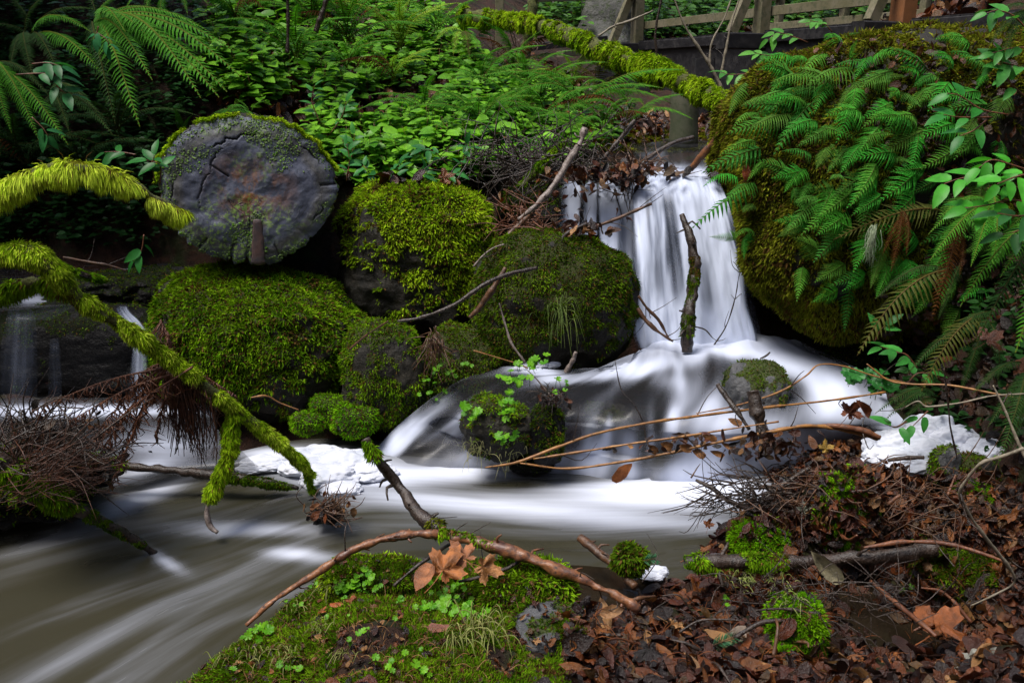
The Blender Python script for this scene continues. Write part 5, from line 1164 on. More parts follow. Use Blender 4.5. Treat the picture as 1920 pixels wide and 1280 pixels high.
# licorice ferns on the big boulder: (base, tip) in picture coordinates, resting on the stone
z3 = lambda x, y: (1280 + x / 2.977, y / 2.977)
LF = [('fern tuft on the upper left shoulder of the giant boulder', [(600, 440, 430, 400), (600, 430, 500, 520), (700, 350, 590, 360), (650, 400, 690, 330)]),
      ('fern tuft with an upright pale frond near the top of the giant boulder', [(960, 370, 980, 240), (880, 260, 800, 220), (900, 220, 980, 190), (1060, 190, 1180, 150)]),
      ('fern pair just left of the dead leaves on the giant boulder', [(1040, 360, 860, 370), (960, 400, 730, 470), (1060, 350, 1200, 310)]),
      ('fern hanging at the upper centre of the giant boulder', [(1000, 455, 880, 580), (1180, 400, 980, 470), (1150, 430, 1000, 500)]),
      ('fern in the middle of the giant boulder below the brown leaf', [(1300, 440, 1200, 400), (1310, 450, 1310, 500), (1420, 420, 1300, 480)]),
      ('fern hanging right of centre on the giant boulder', [(1480, 480, 1380, 610), (1470, 490, 1340, 560), (1380, 500, 1270, 610), (1180, 510, 1150, 550)]),
      ('fern with a long frond on the left flank of the giant boulder', [(740, 570, 535, 830), (720, 500, 670, 580), (760, 500, 600, 540), (640, 540, 430, 570)]),
      ('fern below the long one on the left flank', [(760, 690, 560, 760), (620, 600, 420, 640), (640, 650, 400, 710), (560, 700, 280, 740)]),
      ('fern drooping in the centre shade of the giant boulder', [(980, 610, 870, 780), (1020, 560, 930, 620), (1060, 580, 1170, 600), (960, 640, 850, 690)]),
      ('fern at the waterline side of the giant boulder', [(460, 830, 150, 950), (420, 800, 230, 860), (380, 870, 250, 940), (460, 900, 370, 1000)]),
      ('lowest left fern pointing over the falling water', [(380, 1060, 90, 1250), (330, 1000, 140, 1040), (420, 1020, 250, 1120), (400, 1130, 340, 1180)]),
      ('large arching fern at right centre of the giant boulder', [(1380, 720, 1100, 860), (1110, 700, 960, 890), (1300, 740, 1270, 930), (1400, 700, 1640, 860)]),
      ('little fern alone on the dark middle of the giant boulder', [(820, 825, 750, 930), (930, 810, 820, 950)]),
      ('fern pair low on the olive moss of the giant boulder', [(700, 940, 580, 1060), (720, 1010, 660, 1120), (880, 980, 840, 1000)]),
      ('fern hanging with three fronds below centre of the giant boulder', [(1040, 940, 850, 1090), (1060, 960, 930, 1140), (1100, 1080, 960, 1190)]),
      ('fern on the lower right of the giant boulder by the bare twig', [(1280, 960, 1110, 1110), (1420, 990, 1270, 1080), (1340, 940, 1180, 960), (1510, 1080, 1400, 1110)]),
      ('big fern spilling from the lower middle of the giant boulder', [(760, 1110, 600, 1280), (860, 1130, 680, 1290), (760, 1100, 640, 1130), (900, 1200, 760, 1300)]),
      ('fern at the upper right of the giant boulder behind the leafy branch', [(1700, 400, 1560, 330), (1650, 360, 1500, 300), (1700, 420, 1640, 500), (1500, 380, 1380, 320), (1600, 280, 1420, 230)]),
      ('fern in the shade at far right of the giant boulder', [(1700, 880, 1560, 960), (1700, 960, 1640, 1040), (1640, 800, 1500, 860)]),
      ('fern low left beside the falling water', [(390, 1290, 350, 1430), (400, 1290, 300, 1330)]),
      ('fern under the turning brown frond', [(830, 1290, 790, 1440), (900, 1260, 860, 1390), (1240, 1440, 1290, 1600)]),
      ('fern hanging beside the hair lichen', [(1020, 1330, 960, 1500), (1100, 1400, 1050, 1560), (1120, 1450, 1080, 1640), (1240, 1450, 1210, 1580)]),
      ('lowest bright fern of the giant boulder', [(1020, 1520, 840, 1590), (1000, 1500, 900, 1610), (1080, 1300, 990, 1440)])]
XF = {}
rx_ = np.random.RandomState(77)
cents = [np.mean([z3(f[2], f[3]) for f in fr], 0) for _, fr in LF]
for q in range(135):
    x, y = rx_.uniform(1370, 1900), rx_.uniform(85, 560)
    if x < 1470 and rx_.rand() < .6 or y > 500 and x < 1560: continue
    k = int(np.argmin([np.hypot(c_[0] - x, c_[1] - y) for c_ in cents])); L = rx_.uniform(45, 85); a = math.radians(rx_.uniform(95, 215) if rx_.rand() < .8 else rx_.uniform(-20, 90))
    XF.setdefault(k, []).append((x, y, x + math.cos(a) * L, y + math.sin(a) * L))
for lb, fr in LF:
    b0, _ = hit(*z3(fr[0][0], fr[0][1]), 3.5); t = emp('fern', b0, lb, 'fern', 'small ferns growing on the giant boulder')
    for (x0, y0, x1, y1) in [(*z3(f[0], f[1]), *z3(f[2], f[3])) for f in fr] + XF.get([l for l, _ in LF].index(lb), []):
        b, nn = hit(x0, y0, 3.4); y = b[1]
        px, py = x0 + (x1 - x0) * 1.15, y0 + (y1 - y0) * 1.15
        tip = W(px, py, y - RS.uniform(.04, .14)); put_frond(t, 'lico', b, tip, up=nn * .9 + np.array([-.1, -.5, .5]))
# turning frond
b, nn = hit(1720, 392, 3.3)
t = emp('fern', b, 'yellow brown turning fern frond on the giant boulder above the hair lichen', 'fern')
put_frond(t, 'turn', b + [.06, -.05, 0], W(1562, 448, 3.15), up=np.array([0, -.8, .6]))
# right edge sword ferns
GR = 'sword ferns on the right bank'
fern('great dark sword fern hanging down the right edge', (1985, 400, 2.55), [(1875, 520, 2.35), (1900, 660, 2.3), (1800, 575, 2.45), (1950, 640, 2.3), (1830, 640, 2.4, 'dsword'), (1990, 560, 2.3), (1880, 440, 2.4)], group=GR)
fern('sword fern with two broad fronds at the right below the leafy branch', (1860, 370, 2.9), [(1745, 490, 2.75), (1740, 440, 2.8), (1820, 500, 2.7), (1860, 500, 2.7), (1770, 400, 2.8)], group=GR)
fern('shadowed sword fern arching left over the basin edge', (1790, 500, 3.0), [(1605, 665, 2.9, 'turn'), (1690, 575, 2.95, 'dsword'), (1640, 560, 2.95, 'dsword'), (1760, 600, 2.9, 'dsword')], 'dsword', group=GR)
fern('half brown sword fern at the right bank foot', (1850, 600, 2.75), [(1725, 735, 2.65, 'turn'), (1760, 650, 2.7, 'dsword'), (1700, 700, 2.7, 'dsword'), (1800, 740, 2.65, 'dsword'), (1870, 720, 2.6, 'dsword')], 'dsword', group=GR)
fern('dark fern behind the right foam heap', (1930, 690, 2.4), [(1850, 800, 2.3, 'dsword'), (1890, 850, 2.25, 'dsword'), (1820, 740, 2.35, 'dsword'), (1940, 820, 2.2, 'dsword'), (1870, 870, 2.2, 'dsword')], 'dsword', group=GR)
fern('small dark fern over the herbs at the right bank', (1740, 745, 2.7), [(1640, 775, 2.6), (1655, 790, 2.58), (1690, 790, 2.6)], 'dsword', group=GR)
fern('dark sword fern at the top right corner', (1925, 20, 3.2), [(1845, 50, 3.1, 'dsword'), (1850, 90, 3.1, 'dsword'), (1870, 130, 3.1, 'dsword'), (1930, 130, 3.0), (1960, 80, 3.0)], group=GR)
fern('dead brown fern hanging under the giant boulder top at right', (1695, 395, 3.1), [(1672, 510, 3.0, 'brown'), (1700, 480, 3.0, 'brown'), (1655, 480, 3.02, 'brown')], 'brown', name='dead_fern', cat='dead fern')
fern('dead brown fern on the right bank among green ones', (1800, 420, 2.9), [(1770, 540, 2.8, 'brown'), (1800, 520, 2.8, 'brown'), (1750, 600, 2.8, 'brown')], 'brown', name='dead_fern', cat='dead fern')

# broad leaves
def leaf_tpl(w=.5, curl=.12, fold=.12, heart=0.0):
    rows = [(0, .0), (.06 - heart * .05, .62), (.25, .95), (.5, 1), (.75, .66), (.92, .25), (1, 0)]
    V, F = [], []
    for t, ww in rows:
        z = -curl * (t * 1.2) ** 2
        for s in (-1, 0, 1): V.append([s * w * .5 * ww, t, z + abs(s) * fold * w * ww - (heart * .0)])
    for i in range(len(rows) - 1):
        for j in range(2): a = i * 3 + j; F.append([a, a + 1, a + 4, a + 3])
    return np.array(V, float), [np.array(F)]
LT = leaf_tpl(.62); LTn = leaf_tpl(.45, .2)
def lobed(n=7, depth=.25, seed=0, cup=.12, stem=False):
    """round lobed leaf, like a little maple or fringe cup; centre at origin"""
    m = n * 6; a = np.linspace(-np.pi * .92, np.pi * .92, m); q = np.cos(a * n / 1.84 / 1.0)
    r = .5 * (1 - depth * (1 - np.abs(np.cos(a * n / 2 / .92))) ** 1.0) * (1 + .05 * np.sin(a * 23)); 
    V = [[0, 0, 0]]; 
    for rr in (.5, 1): V += [[math.sin(t) * k * rr, math.cos(t) * k * rr, cup * (rr ** 2) * .5 * (1 + .6 * math.cos(t * n))] for t, k in zip(a, r)]
    V = np.array(V); F4 = np.array([[1 + i, 2 + i, 2 + i + m, 1 + i + m] for i in range(m - 1)]); F3 = np.array([[0, 2 + i, 1 + i] for i in range(m - 1)])
    return V, [F4, F3]
LB = lobed()
def maple(seed=0):
    """five pointed lobes with side teeth, slightly crumpled"""
    rs = np.random.RandomState(seed)
    out = []
    for k, (c, L) in enumerate([(-128, .45), (-62, .82), (0, 1.0), (62, .82), (128, .45)]):
        for dt, f in ((-30, .5), (-22, .66), (-17, .8), (-9, .78), (0, 1.0), (9, .78), (17, .82), (22, .64)):
            out.append((math.radians(c + dt + rs.randn() * 1.2), L * f * .55))
    out.append((math.radians(165), .1))
    a = np.array([o[0] for o in out]); r = np.array([o[1] for o in out]); m = len(a)
    V = [[0, 0, 0]]
    for rr in (.35, .7, 1):
        x, y = np.sin(a) * r * rr, np.cos(a) * r * rr
        z = .13 * vn(np.stack([x * 4 + seed, y * 4, x * 0], 1), seed) + rr * rr * .07 * np.sin(a * 3 + seed) + .03 * np.cos(a * 5)
        V += np.stack([x, y, z], 1).tolist()
    V = np.array(V); F4 = []; F3 = [[0, 2 + i, 1 + i] for i in range(m - 1)]
    for k in range(2): F4 += [[1 + i + k * m, 2 + i + k * m, 2 + i + (k + 1) * m, 1 + i + (k + 1) * m] for i in range(m - 1)]
    s, f, _ = tube([(0, 0, 0), (.02, -.25, .02), (.0, -.5, .05)], [.012, .009, .008], 5, 6, 0)
    Fs = [np.vstack([np.array(F4)] + [f[0] + len(V)]), np.vstack([np.array(F3)] + [q + len(V) for q in f[1:]])]
    return np.vstack([V, s]), Fs
MP = [maple(s) for s in range(5)]
def dleaf(seed):
    """crumpled oval dead leaf"""
    V, F = leaf_tpl(.5, .05, .1); V = V.copy(); V[:, 2] += .16 * vn(V * 3.2 + seed, seed) ; V[:, 0] *= 1 + .25 * math.sin(seed); V[:, 2] += .22 * np.abs(V[:, 0]) * ((seed % 3) - .6); V[:, 1] -= .5
    return V, F
DL = [dleaf(s) for s in range(7)]

# leafy ground cover of the slope
SLOPE = [(560, -40), (720, -40), (860, 60), (930, 150), (1010, 230), (1010, 270), (960, 300), (900, 330), (900, 360), (640, 345), (590, 250), (500, 215), (430, 210), (380, 160), (420, 60), (400, -40)]
rs = np.random.RandomState(42)
def groundpts(poly, n, yr=(3, 12), xr=(-4, 4), rs=rs):
    out = []
    c = 0
    while c < n:
        # even in the picture, so near and far look alike in cover
        x0, x1 = min(p[0] for p in poly), max(p[0] for p in poly); y0, y1 = min(p[1] for p in poly), max(p[1] for p in poly)
        px, py = rs.uniform(x0, x1, 400), rs.uniform(y0, y1, 400); k = inpoly(px, py, poly); px, py = px[k], py[k]
        for x, y in zip(px, py):
            d = ray(x, y); h = TBV.ray_cast(Vector(CAM), Vector(d))
            if h[0] is not None and yr[0] < h[0][1] < yr[1]: out.append(np.array(h[0])); c += 1
            if c >= n: break
    return np.array(out)
TBV = BVHTree.FromPolygons(TV.tolist(), TF.tolist())
def leafplant(bases, rs, hgt=(.08, .3), nl=(5, 10), size=(.035, .06), lean=.4, c1=(.03, .11, .02), c2=(.09, .24, .04), tpl=LT):
    """stems with broad leaves set along them; returns leaf mesh, colours, stem tubes"""
    Pp, Nn, Up, Sz, Cc, st = [], [], [], [], [], []
    for b in bases:
        h = rs.uniform(*hgt); d = nrm(np.array([rs.randn() * lean, rs.randn() * lean - .35, 1])); e = b + d * h
        st.append(tube([b - d * .02, b + d * h * .5 + rs.randn(3) * .01, e], [.002, .0016, .001], 4, 5, 0)[:2])
        n = rs.randint(*nl); hue = rs.rand()
        for k in range(n):
            t = .3 + .7 * (k + rs.rand()) / n; p = b + d * h * t; a = rs.rand() * 2 * np.pi
            out = nrm(np.array([math.cos(a), math.sin(a) * .9 - .3, rs.uniform(-.15, .25)]))
            Pp.append(p + out * .012); Up.append(out); Nn.append(nrm(np.array([rs.randn() * .25, -.35 + rs.randn() * .25, 1]))); Sz.append(rs.uniform(*size))
            q = np.clip(hue * .5 + rs.rand() * .6, 0, 1); Cc.append(np.array(c1) * (1 - q) + np.array(c2) * q)
    P, Y, Z0 = np.array(Pp), np.array(Up), np.array(Nn)
    X = nrm(np.cross(Y, Z0)); Zz = np.cross(X, Y)
    V, F = inst(tpl[0], tpl[1], P, X, Y, Zz, np.array(Sz)); col = np.repeat(np.array(Cc), len(tpl[0]), 0)
    return V, F, col, st
g = groundpts(SLOPE, 1600, rs=rs); g = g[fbm(g * 2.4, 2, 8) + rs.rand(len(g)) * .6 > -.12]
V, F, col, st = leafplant(g, rs, (.06, .26), (5, 9), (.05, .11), c1=(.035, .15, .006), c2=(.18, .42, .025))
t = mk('undergrowth', V, F, M['leaf'], col=col, smooth=True); tag(t, 'dense low salal leaves covering the slope between log and bridge', None, kind='stuff')
V, Fs = join([(a, b) for a, b in st]); mk('stems', V, Fs, M['bark_red'], t)['kind'] = 'stuff'
g = groundpts([(900, 150), (1000, 130), (1120, 230), (1180, 270), (1020, 320), (900, 330)], 260, rs=rs)
V, F, col, st = leafplant(g, rs, (.04, .2), (4, 8), (.04, .08), c1=(.035, .15, .006), c2=(.18, .42, .025))
t = mk('undergrowth', V, F, M['leaf'], col=col); tag(t, 'looser green leaves thinning out toward the fall debris', None, kind='stuff')
# small leaves high on the left bank and dark leaves behind the log
g = groundpts([(-20, -30), (480, -30), (420, 200), (330, 260), (300, 470), (-20, 470)], 1000, (3, 8), rs=rs)
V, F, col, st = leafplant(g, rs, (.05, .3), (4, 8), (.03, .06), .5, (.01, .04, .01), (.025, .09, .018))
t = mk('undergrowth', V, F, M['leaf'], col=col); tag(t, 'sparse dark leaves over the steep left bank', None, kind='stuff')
g = groundpts([(1000, -30), (1940, -30), (1900, 60), (1500, 65), (1200, 90), (1000, 60)], 1100, (8, 40), rs=rs)
V, F, col, st = leafplant(g, rs, (.1, .6), (6, 12), (.07, .14), .6, (.03, .09, .015), (.08, .2, .03))
t = mk('undergrowth', V, F, M['leaf'], col=col); tag(t, 'green forest undergrowth seen through the bridge rails', None, kind='stuff')
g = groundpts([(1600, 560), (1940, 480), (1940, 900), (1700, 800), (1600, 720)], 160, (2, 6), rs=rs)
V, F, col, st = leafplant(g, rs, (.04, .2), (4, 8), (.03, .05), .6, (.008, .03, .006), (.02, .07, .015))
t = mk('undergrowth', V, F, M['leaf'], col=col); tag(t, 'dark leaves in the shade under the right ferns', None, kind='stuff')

def shrub(label, stems, size=(.05, .08), n=5, c1=(.02, .11, .02), c2=(.05, .2, .04), group=None, tpl=LTn, name='salal_shrub', cat='shrub', r=.003, mat='bark_red', flat=(0, -.5, 1)):
    """stems: lists of (px,py,Y); alternate leaves along each"""
    base = W(*stems[0][0]); t = emp(name, base, label, cat, group); rs = np.random.RandomState(len(label) * 7)
    ps, Pp, Yy, Zz, Ss, Cc = [], [], [], [], [], []
    for s in stems:
        P = np.array([W(*p) for p in s]); ps.append(tube(P - base, [r, r * .8, r * .4], 6, 16, .1, 60)[:2]); C = catmull(P, 40)
        m = n if isinstance(n, int) else rs.randint(*n)
        for k in range(m):
            i = int(39 * (.2 + .8 * (k + .6) / m)); i = min(i, 38); T = nrm(C[i + 1] - C[i]); z = nrm(np.array(flat, float) + rs.randn(3) * .25)
            sd = nrm(np.cross(T, z)) * (1 if k % 2 else -1); out = nrm(sd * (.9 if k < m - 1 else .15) + T * .7 + rs.randn(3) * .15 + np.array([0, 0, -.1]))
            Pp.append(C[i] - base + out * .008); Yy.append(out); Zz.append(z); Ss.append(rs.uniform(*size)); q = rs.rand(); Cc.append(np.array(c1) * (1 - q) + np.array(c2) * q)
    for v, f in ps: mk('stem', v, f, M[mat], t)
    P, Y, Z0 = np.array(Pp), np.array(Yy), np.array(Zz); X = nrm(np.cross(Y, Z0)); Zn = np.cross(X, Y)
    V, F = inst(tpl[0], tpl[1], P, X, Y, Zn, np.array(Ss)); mk('leaves', V, F, M['leaf'], t, np.repeat(np.array(Cc), len(tpl[0]), 0)); return t
GS = 'leafy salal shrubs'
shrub('leafy branch with pale broad leaves hanging before the ferns at right', [[(1890, 215, 2.9), (1840, 205, 2.9), (1800, 180, 2.9), (1775, 175, 2.9)], [(1860, 220, 2.9), (1800, 220, 2.88), (1770, 215, 2.86)], [(1850, 225, 2.9), (1825, 245, 2.86), (1800, 255, 2.85)]], (.06, .085), 3, (.02, .14, .02), (.05, .25, .04), GS)
shrub('bright broad leaved branch reaching in from the right edge', [[(1960, 360, 2.4), (1900, 350, 2.4), (1850, 330, 2.4), (1800, 335, 2.4), (1770, 345, 2.4)], [(1960, 330, 2.4), (1900, 310, 2.4), (1860, 300, 2.4), (1835, 315, 2.4)], [(1960, 390, 2.4), (1900, 375, 2.38), (1850, 385, 2.36), (1810, 390, 2.35)], [(1960, 320, 2.35), (1910, 330, 2.33), (1870, 345, 2.3)]], (.055, .08), 7, (.03, .2, .01), (.07, .34, .03), GS)
shrub('dark leaves at the right edge below the bright branch', [[(1950, 420, 2.3), (1920, 430, 2.3), (1880, 440, 2.3)], [(1950, 400, 2.3), (1910, 405, 2.3), (1870, 400, 2.3)]], (.06, .09), 4, (.015, .07, .015), (.03, .12, .03), GS)
shrub('bright leaves at the top right corner above the corner fern', [[(1930, 60, 3.0), (1900, 30, 3.0), (1870, 20, 3.0), (1850, 25, 3.0)], [(1930, 90, 3.0), (1900, 90, 3.0), (1860, 100, 3.0)], [(1930, 130, 3.0), (1890, 120, 3.0), (1850, 110, 3.0)], [(1920, 180, 3.0), (1890, 150, 3.0), (1880, 120, 3.0)]], (.05, .09), 6, (.025, .12, .02), (.06, .25, .04), GS)
shrub('leafy shoots climbing the skyline of the giant boulder top', [[(1515, 80, 4.3), (1490, 70, 4.3), (1460, 62, 4.3), (1440, 75, 4.3)], [(1560, 60, 4.3), (1545, 45, 4.3), (1520, 40, 4.3)], [(1480, 105, 4.3), (1445, 105, 4.3), (1415, 100, 4.3)], [(1450, 135, 4.2), (1410, 138, 4.2), (1370, 140, 4.2), (1355, 136, 4.2)]], (.05, .08), 8, (.04, .16, .02), (.1, .3, .04), GS)
shrub('vine of broad leaves before the ferns at the left', [[(30, 140, 3.6), (80, 138, 3.6), (120, 145, 3.6)], [(60, 120, 3.6), (90, 118, 3.6), (115, 125, 3.6)], [(100, 135, 3.6), (110, 165, 3.6), (135, 180, 3.6)], [(60, 220, 3.6), (80, 240, 3.6), (90, 255, 3.6)]], (.06, .09), 5, (.012, .09, .02), (.025, .14, .035), GS)
shrub('leafy sprig between the fern tips and log at upper left', [[(180, 60, 3.9), (200, 75, 3.9), (205, 90, 3.9)], [(185, 50, 3.9), (180, 65, 3.9), (175, 75, 3.9)]], (.05, .08), 4, (.02, .13, .04), (.04, .2, .07), GS)
shrub('salal sprig in the gap between arching limb and cut log', [[(290, 340, 3.5), (285, 310, 3.5), (290, 290, 3.5)], [(300, 345, 3.5), (300, 310, 3.5), (275, 300, 3.5)], [(255, 290, 3.6), (225, 285, 3.6), (195, 285, 3.6)], [(270, 440, 3.6), (265, 470, 3.6), (250, 490, 3.6)]], (.06, .09), 5, (.012, .09, .015), (.03, .17, .03), GS)
shrub('row of broad leaves standing just behind the capped boulder', [[(760, 350, 4.35), (790, 330, 4.3), (800, 320, 4.3)], [(820, 345, 4.35), (840, 330, 4.3), (860, 325, 4.3)], [(700, 345, 4.35), (690, 320, 4.3), (680, 310, 4.3)], [(740, 345, 4.4), (745, 320, 4.35), (750, 300, 4.3)], [(860, 340, 4.4), (870, 290, 4.35), (875, 270, 4.3)], [(840, 310, 4.4), (815, 285, 4.35), (790, 280, 4.3)], [(650, 340, 4.4), (655, 300, 4.4), (650, 270, 4.4)]], (.05, .085), 7, (.015, .1, .02), (.04, .19, .04), GS)
shrub('tall salal shoots rising right of the log rim', [[(650, 330, 4.5), (660, 290, 4.5), (665, 250, 4.5)], [(620, 250, 4.7), (640, 220, 4.7), (650, 190, 4.7)], [(600, 230, 4.8), (585, 190, 4.8), (590, 160, 4.8)]], (.05, .08), 9, (.025, .13, .02), (.06, .24, .04), GS)
shrub('dark low leaves beside the foot of the right bank', [[(1640, 640, 2.9), (1650, 620, 2.9), (1660, 610, 2.9)], [(1690, 660, 2.9), (1670, 655, 2.9), (1650, 650, 2.9)], [(1720, 690, 2.8), (1700, 665, 2.8), (1680, 660, 2.8)], [(1700, 720, 2.8), (1720, 700, 2.8), (1750, 700, 2.8)], [(1700, 790, 2.6), (1680, 800, 2.55), (1660, 795, 2.5)], [(1740, 770, 2.6), (1730, 780, 2.6), (1710, 800, 2.6)]], (.05, .075), 3, (.02, .12, .02), (.05, .24, .04), GS)

def herb(label, pts, Y=None, size=(.03, .045), name='herb', group='small lobed leaf herbs', c1=(.05, .19, .004), c2=(.14, .34, .012), n=3, sp=12):
    rs = np.random.RandomState(len(label) * 13); H = []
    for x, y in pts:
        for k in range(n): H.append((x + rs.randn() * sp, y + rs.randn() * sp * .6))
    b = hit(*pts[0], Y or 3.0)[0] if Y is None else W(*pts[0], Y); t = emp(name, b, label, 'herb', group); P, S, C, ps = [], [], [], []
    for x, y in H:
        p = (hit(x, y, 3.0)[0] if Y is None else W(x, y, Y + rs.randn() * .02)); g = p + np.array([rs.randn() * .008, .01, -.02]); q = p + np.array([rs.randn() * .006, -.012, .012 + rs.rand() * .012])
        P.append(q - b); S.append(rs.uniform(*size) * (.82 if Y is None else 1) * rs.uniform(.6, 1.1)); z = rs.rand(); C.append(np.array(c1) * (1 - z) + np.array(c2) * z)
        ps.append(tube([g - b, q - b], [.0012, .0009], 4, 4, 0)[:2])
    P = np.array(P); Nn = nrm(np.array([0, -.55, 1]) + rs.randn(len(P), 3) * .28); X, Y_, Zn = frames(Nn, rs)
    V, F = inst(LB[0], LB[1], P, X, Y_, Zn, np.array(S)); mk('leaves', V, F, M['leaf'], t, np.repeat(np.array(C), len(LB[0]), 0))
    for v, f in ps: mk('stem', v, f, M['grass'], t, np.tile([.1, .2, .04], (len(v), 1)))
herb('herb with bright lobed leaves at the top of the cascade rock', [(990, 690), (1000, 684), (1015, 680), (975, 700)], 3.1, sp=9)
herb('largest cluster of lobed leaves trailing down the cascade rock', [(940, 715), (960, 720), (975, 715), (955, 735), (950, 760), (935, 780), (960, 775), (945, 825), (955, 820)], 2.93, (.03, .046), sp=7)
herb('pair of lobed leaf sprigs at the left of the cascade rock', [(870, 770), (880, 785), (895, 780)], 2.95, sp=7)
herb('herb at the right foot of the upright boulder', [(815, 700), (830, 690), (870, 688), (805, 725), (825, 740), (800, 745), (845, 705)], 3.32, (.022, .034), sp=7)
herb('few leaves on the twigs right of the cascade rock', [(1050, 740), (1062, 725), (1045, 718)], 3.05, (.02, .03), sp=5, n=2)
herb('dark round leaves at the waters edge under the right ferns', [(1595, 705), (1620, 708), (1640, 712), (1660, 730), (1635, 735), (1600, 715)], 2.85, (.045, .06), c1=(.012, .08, .015), c2=(.03, .15, .03), sp=7)
herb('leaf cluster in the middle of the near bank', [(840, 1095), (850, 1110), (830, 1130), (870, 1140), (800, 1150), (885, 1160), (850, 1150), (840, 1080), (860, 1125), (820, 1145)], None, (.02, .034), sp=14, n=6)
herb('leaf cluster on the left shoulder of the near bank', [(650, 1095), (670, 1100), (690, 1110), (640, 1110), (700, 1095), (680, 1085)], None, (.016, .03), sp=12, n=6)
herb('jagged leaves at the water edge of the near bank', [(450, 1195), (470, 1205), (430, 1195), (490, 1190), (505, 1185)], None, (.018, .034), sp=9, n=5)
herb('large single leaf at the bottom edge of the near bank', [(330, 1268), (322, 1272)], None, (.05, .065), n=1, sp=3)
herb('light small leaves along the low edge of the near bank', [(350, 1225), (375, 1215), (400, 1210), (340, 1235)], None, (.018, .026), c1=(.1, .3, .03), c2=(.18, .42, .06), sp=7)
herb('scattered single leaves on the moss of the near bank', [(590, 1110), (560, 1140), (620, 1160), (655, 1185), (645, 1205), (700, 1200), (740, 1165), (660, 1140), (545, 1125), (760, 1140)], None, (.013, .026), n=2, sp=14)
herb('leaves at the bottom edge centre of the near bank', [(775, 1235), (790, 1265), (800, 1275), (720, 1255), (740, 1270), (560, 1262), (440, 1262), (535, 1255)], None, (.018, .028), n=2, sp=8)
herb('green leaves poking out of the leaf litter at lower right', [(1345, 1130), (1355, 1140), (1700, 1115), (1860, 870)], None, (.02, .035), n=2, sp=6)

# ------------------------------------------------------------------ moss, litter, grass over the banks
BANK = [(270, 1300), (330, 1225), (420, 1185), (500, 1140), (580, 1070), (640, 1050), (760, 1020), (830, 1030), (900, 1050), (1000, 1090), (1060, 1140), (1100, 1180), (1060, 1300)]
LITTER = [(1060, 1140), (1130, 1120), (1180, 1080), (1280, 1060), (1280, 1010), (1310, 930), (1400, 850), (1500, 820), (1600, 835), (1700, 880), (1900, 880), (1990, 900), (1990, 1330), (1060, 1330)]
def picpts(poly, n, bv=None, rs=rs, jit=.0, ymin=0):
    out, nn = [], []; x0, x1 = min(p[0] for p in poly), max(p[0] for p in poly); y0, y1 = min(p[1] for p in poly), max(p[1] for p in poly); c = 0
    while c < n:
        px, py = rs.uniform(x0, x1, 2000), rs.uniform(y0, y1, 2000); k = inpoly(px, py, poly)
        for x, y in zip(px[k], py[k]):
            d = ray(x, y); h = BV.ray_cast(Vector(CAM), Vector(d))
            if h[0] is None: continue
            if h[0][1] < ymin: c += .2; continue
            m = np.array(h[1]); m = m if m @ d < 0 else -m
            out.append(np.array(h[0])); nn.append(m); c += 1
            if c >= n: break
    return np.array(out), np.array(nn)
P, Nn = picpts(BANK, 120000)
k = (P[:, 2] > .0) & (fbm(P * 6, 3, 12) > -.5); P, Nn = P[k], Nn[k]
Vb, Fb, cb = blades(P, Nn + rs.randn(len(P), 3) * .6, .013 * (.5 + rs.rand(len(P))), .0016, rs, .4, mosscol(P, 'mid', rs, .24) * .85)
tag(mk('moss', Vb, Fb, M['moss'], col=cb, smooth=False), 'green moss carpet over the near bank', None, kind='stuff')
P, Nn = picpts([(1290, 1045), (1480, 1030), (1500, 1070), (1290, 1075)], 5000)
Vb, Fb, cb = blades(P, Nn + rs.randn(len(P), 3) * .6, .016, .002, rs, .4, mosscol(P, 'mid', rs, .1))
tag(mk('moss', Vb, Fb, M['moss'], col=cb, smooth=False), 'moss strip beside the lying branch', None, kind='stuff')
P, Nn = picpts([(1100, 230), (1200, 250), (1330, 240), (1340, 280), (1200, 290), (1100, 280)], 9000)
Vb, Fb, cb = blades(P, Nn + rs.randn(len(P), 3) * .6, .03, .006, rs, .4, mosscol(P, 'olive', rs, .15))
tag(mk('moss', Vb, Fb, M['moss'], col=cb, smooth=False), 'mossy ground beside the stream above the fall', None, kind='stuff')

DC = np.array([(.08, .018, .005), (.15, .04, .008), (.05, .012, .005), (.24, .08, .016), (.025, .01, .006), (.1, .05, .015), (.02, .01, .009), (.34, .17, .06)]) * .62; PRB = [.2, .14, .2, .06, .18, .06, .13, .03]
def litter(poly, n, size, label, pal=DC, pr=None, lift=.004, flat=.5, rs=rs, zmin=-.02, ymin=0):
    P, Nn = picpts(poly, n, ymin=ymin); kk = P[:, 2] > zmin; P, Nn = P[kk], Nn[kk]; ps, cols = [], []
    grp = rs.randint(0, len(DL) + 2, len(P)); 
    for g_ in range(len(DL) + 2):
        s = grp == g_
        if not s.any(): continue
        T, Fq = DL[g_] if g_ < len(DL) else MP[g_ - len(DL)]
        X, Y, Zn = frames(nrm(Nn[s] + rs.randn(s.sum(), 3) * flat), rs)
        S = rs.uniform(*size, s.sum()) * (1.3 if g_ >= len(DL) else 1)
        V, Fs = inst(T, Fq, P[s] + Nn[s] * (lift + rs.rand(s.sum(), 1) * lift * 2), X, Y, Zn, S); ps.append((V, Fs))
        c = pal[rs.choice(len(pal), s.sum(), p=pr)] * (.55 + .8 * rs.rand(s.sum(), 1)); cols.append(np.repeat(c, len(T), 0))
    V, Fs = join(ps); o = mk('leaf_litter', V, Fs, M['dead'], col=np.vstack(cols)); tag(o, label, None, kind='stuff')
litter(LITTER, 3200, (.018, .07), 'wet brown leaf litter heaped over the right bank', pr=PRB, flat=.8)
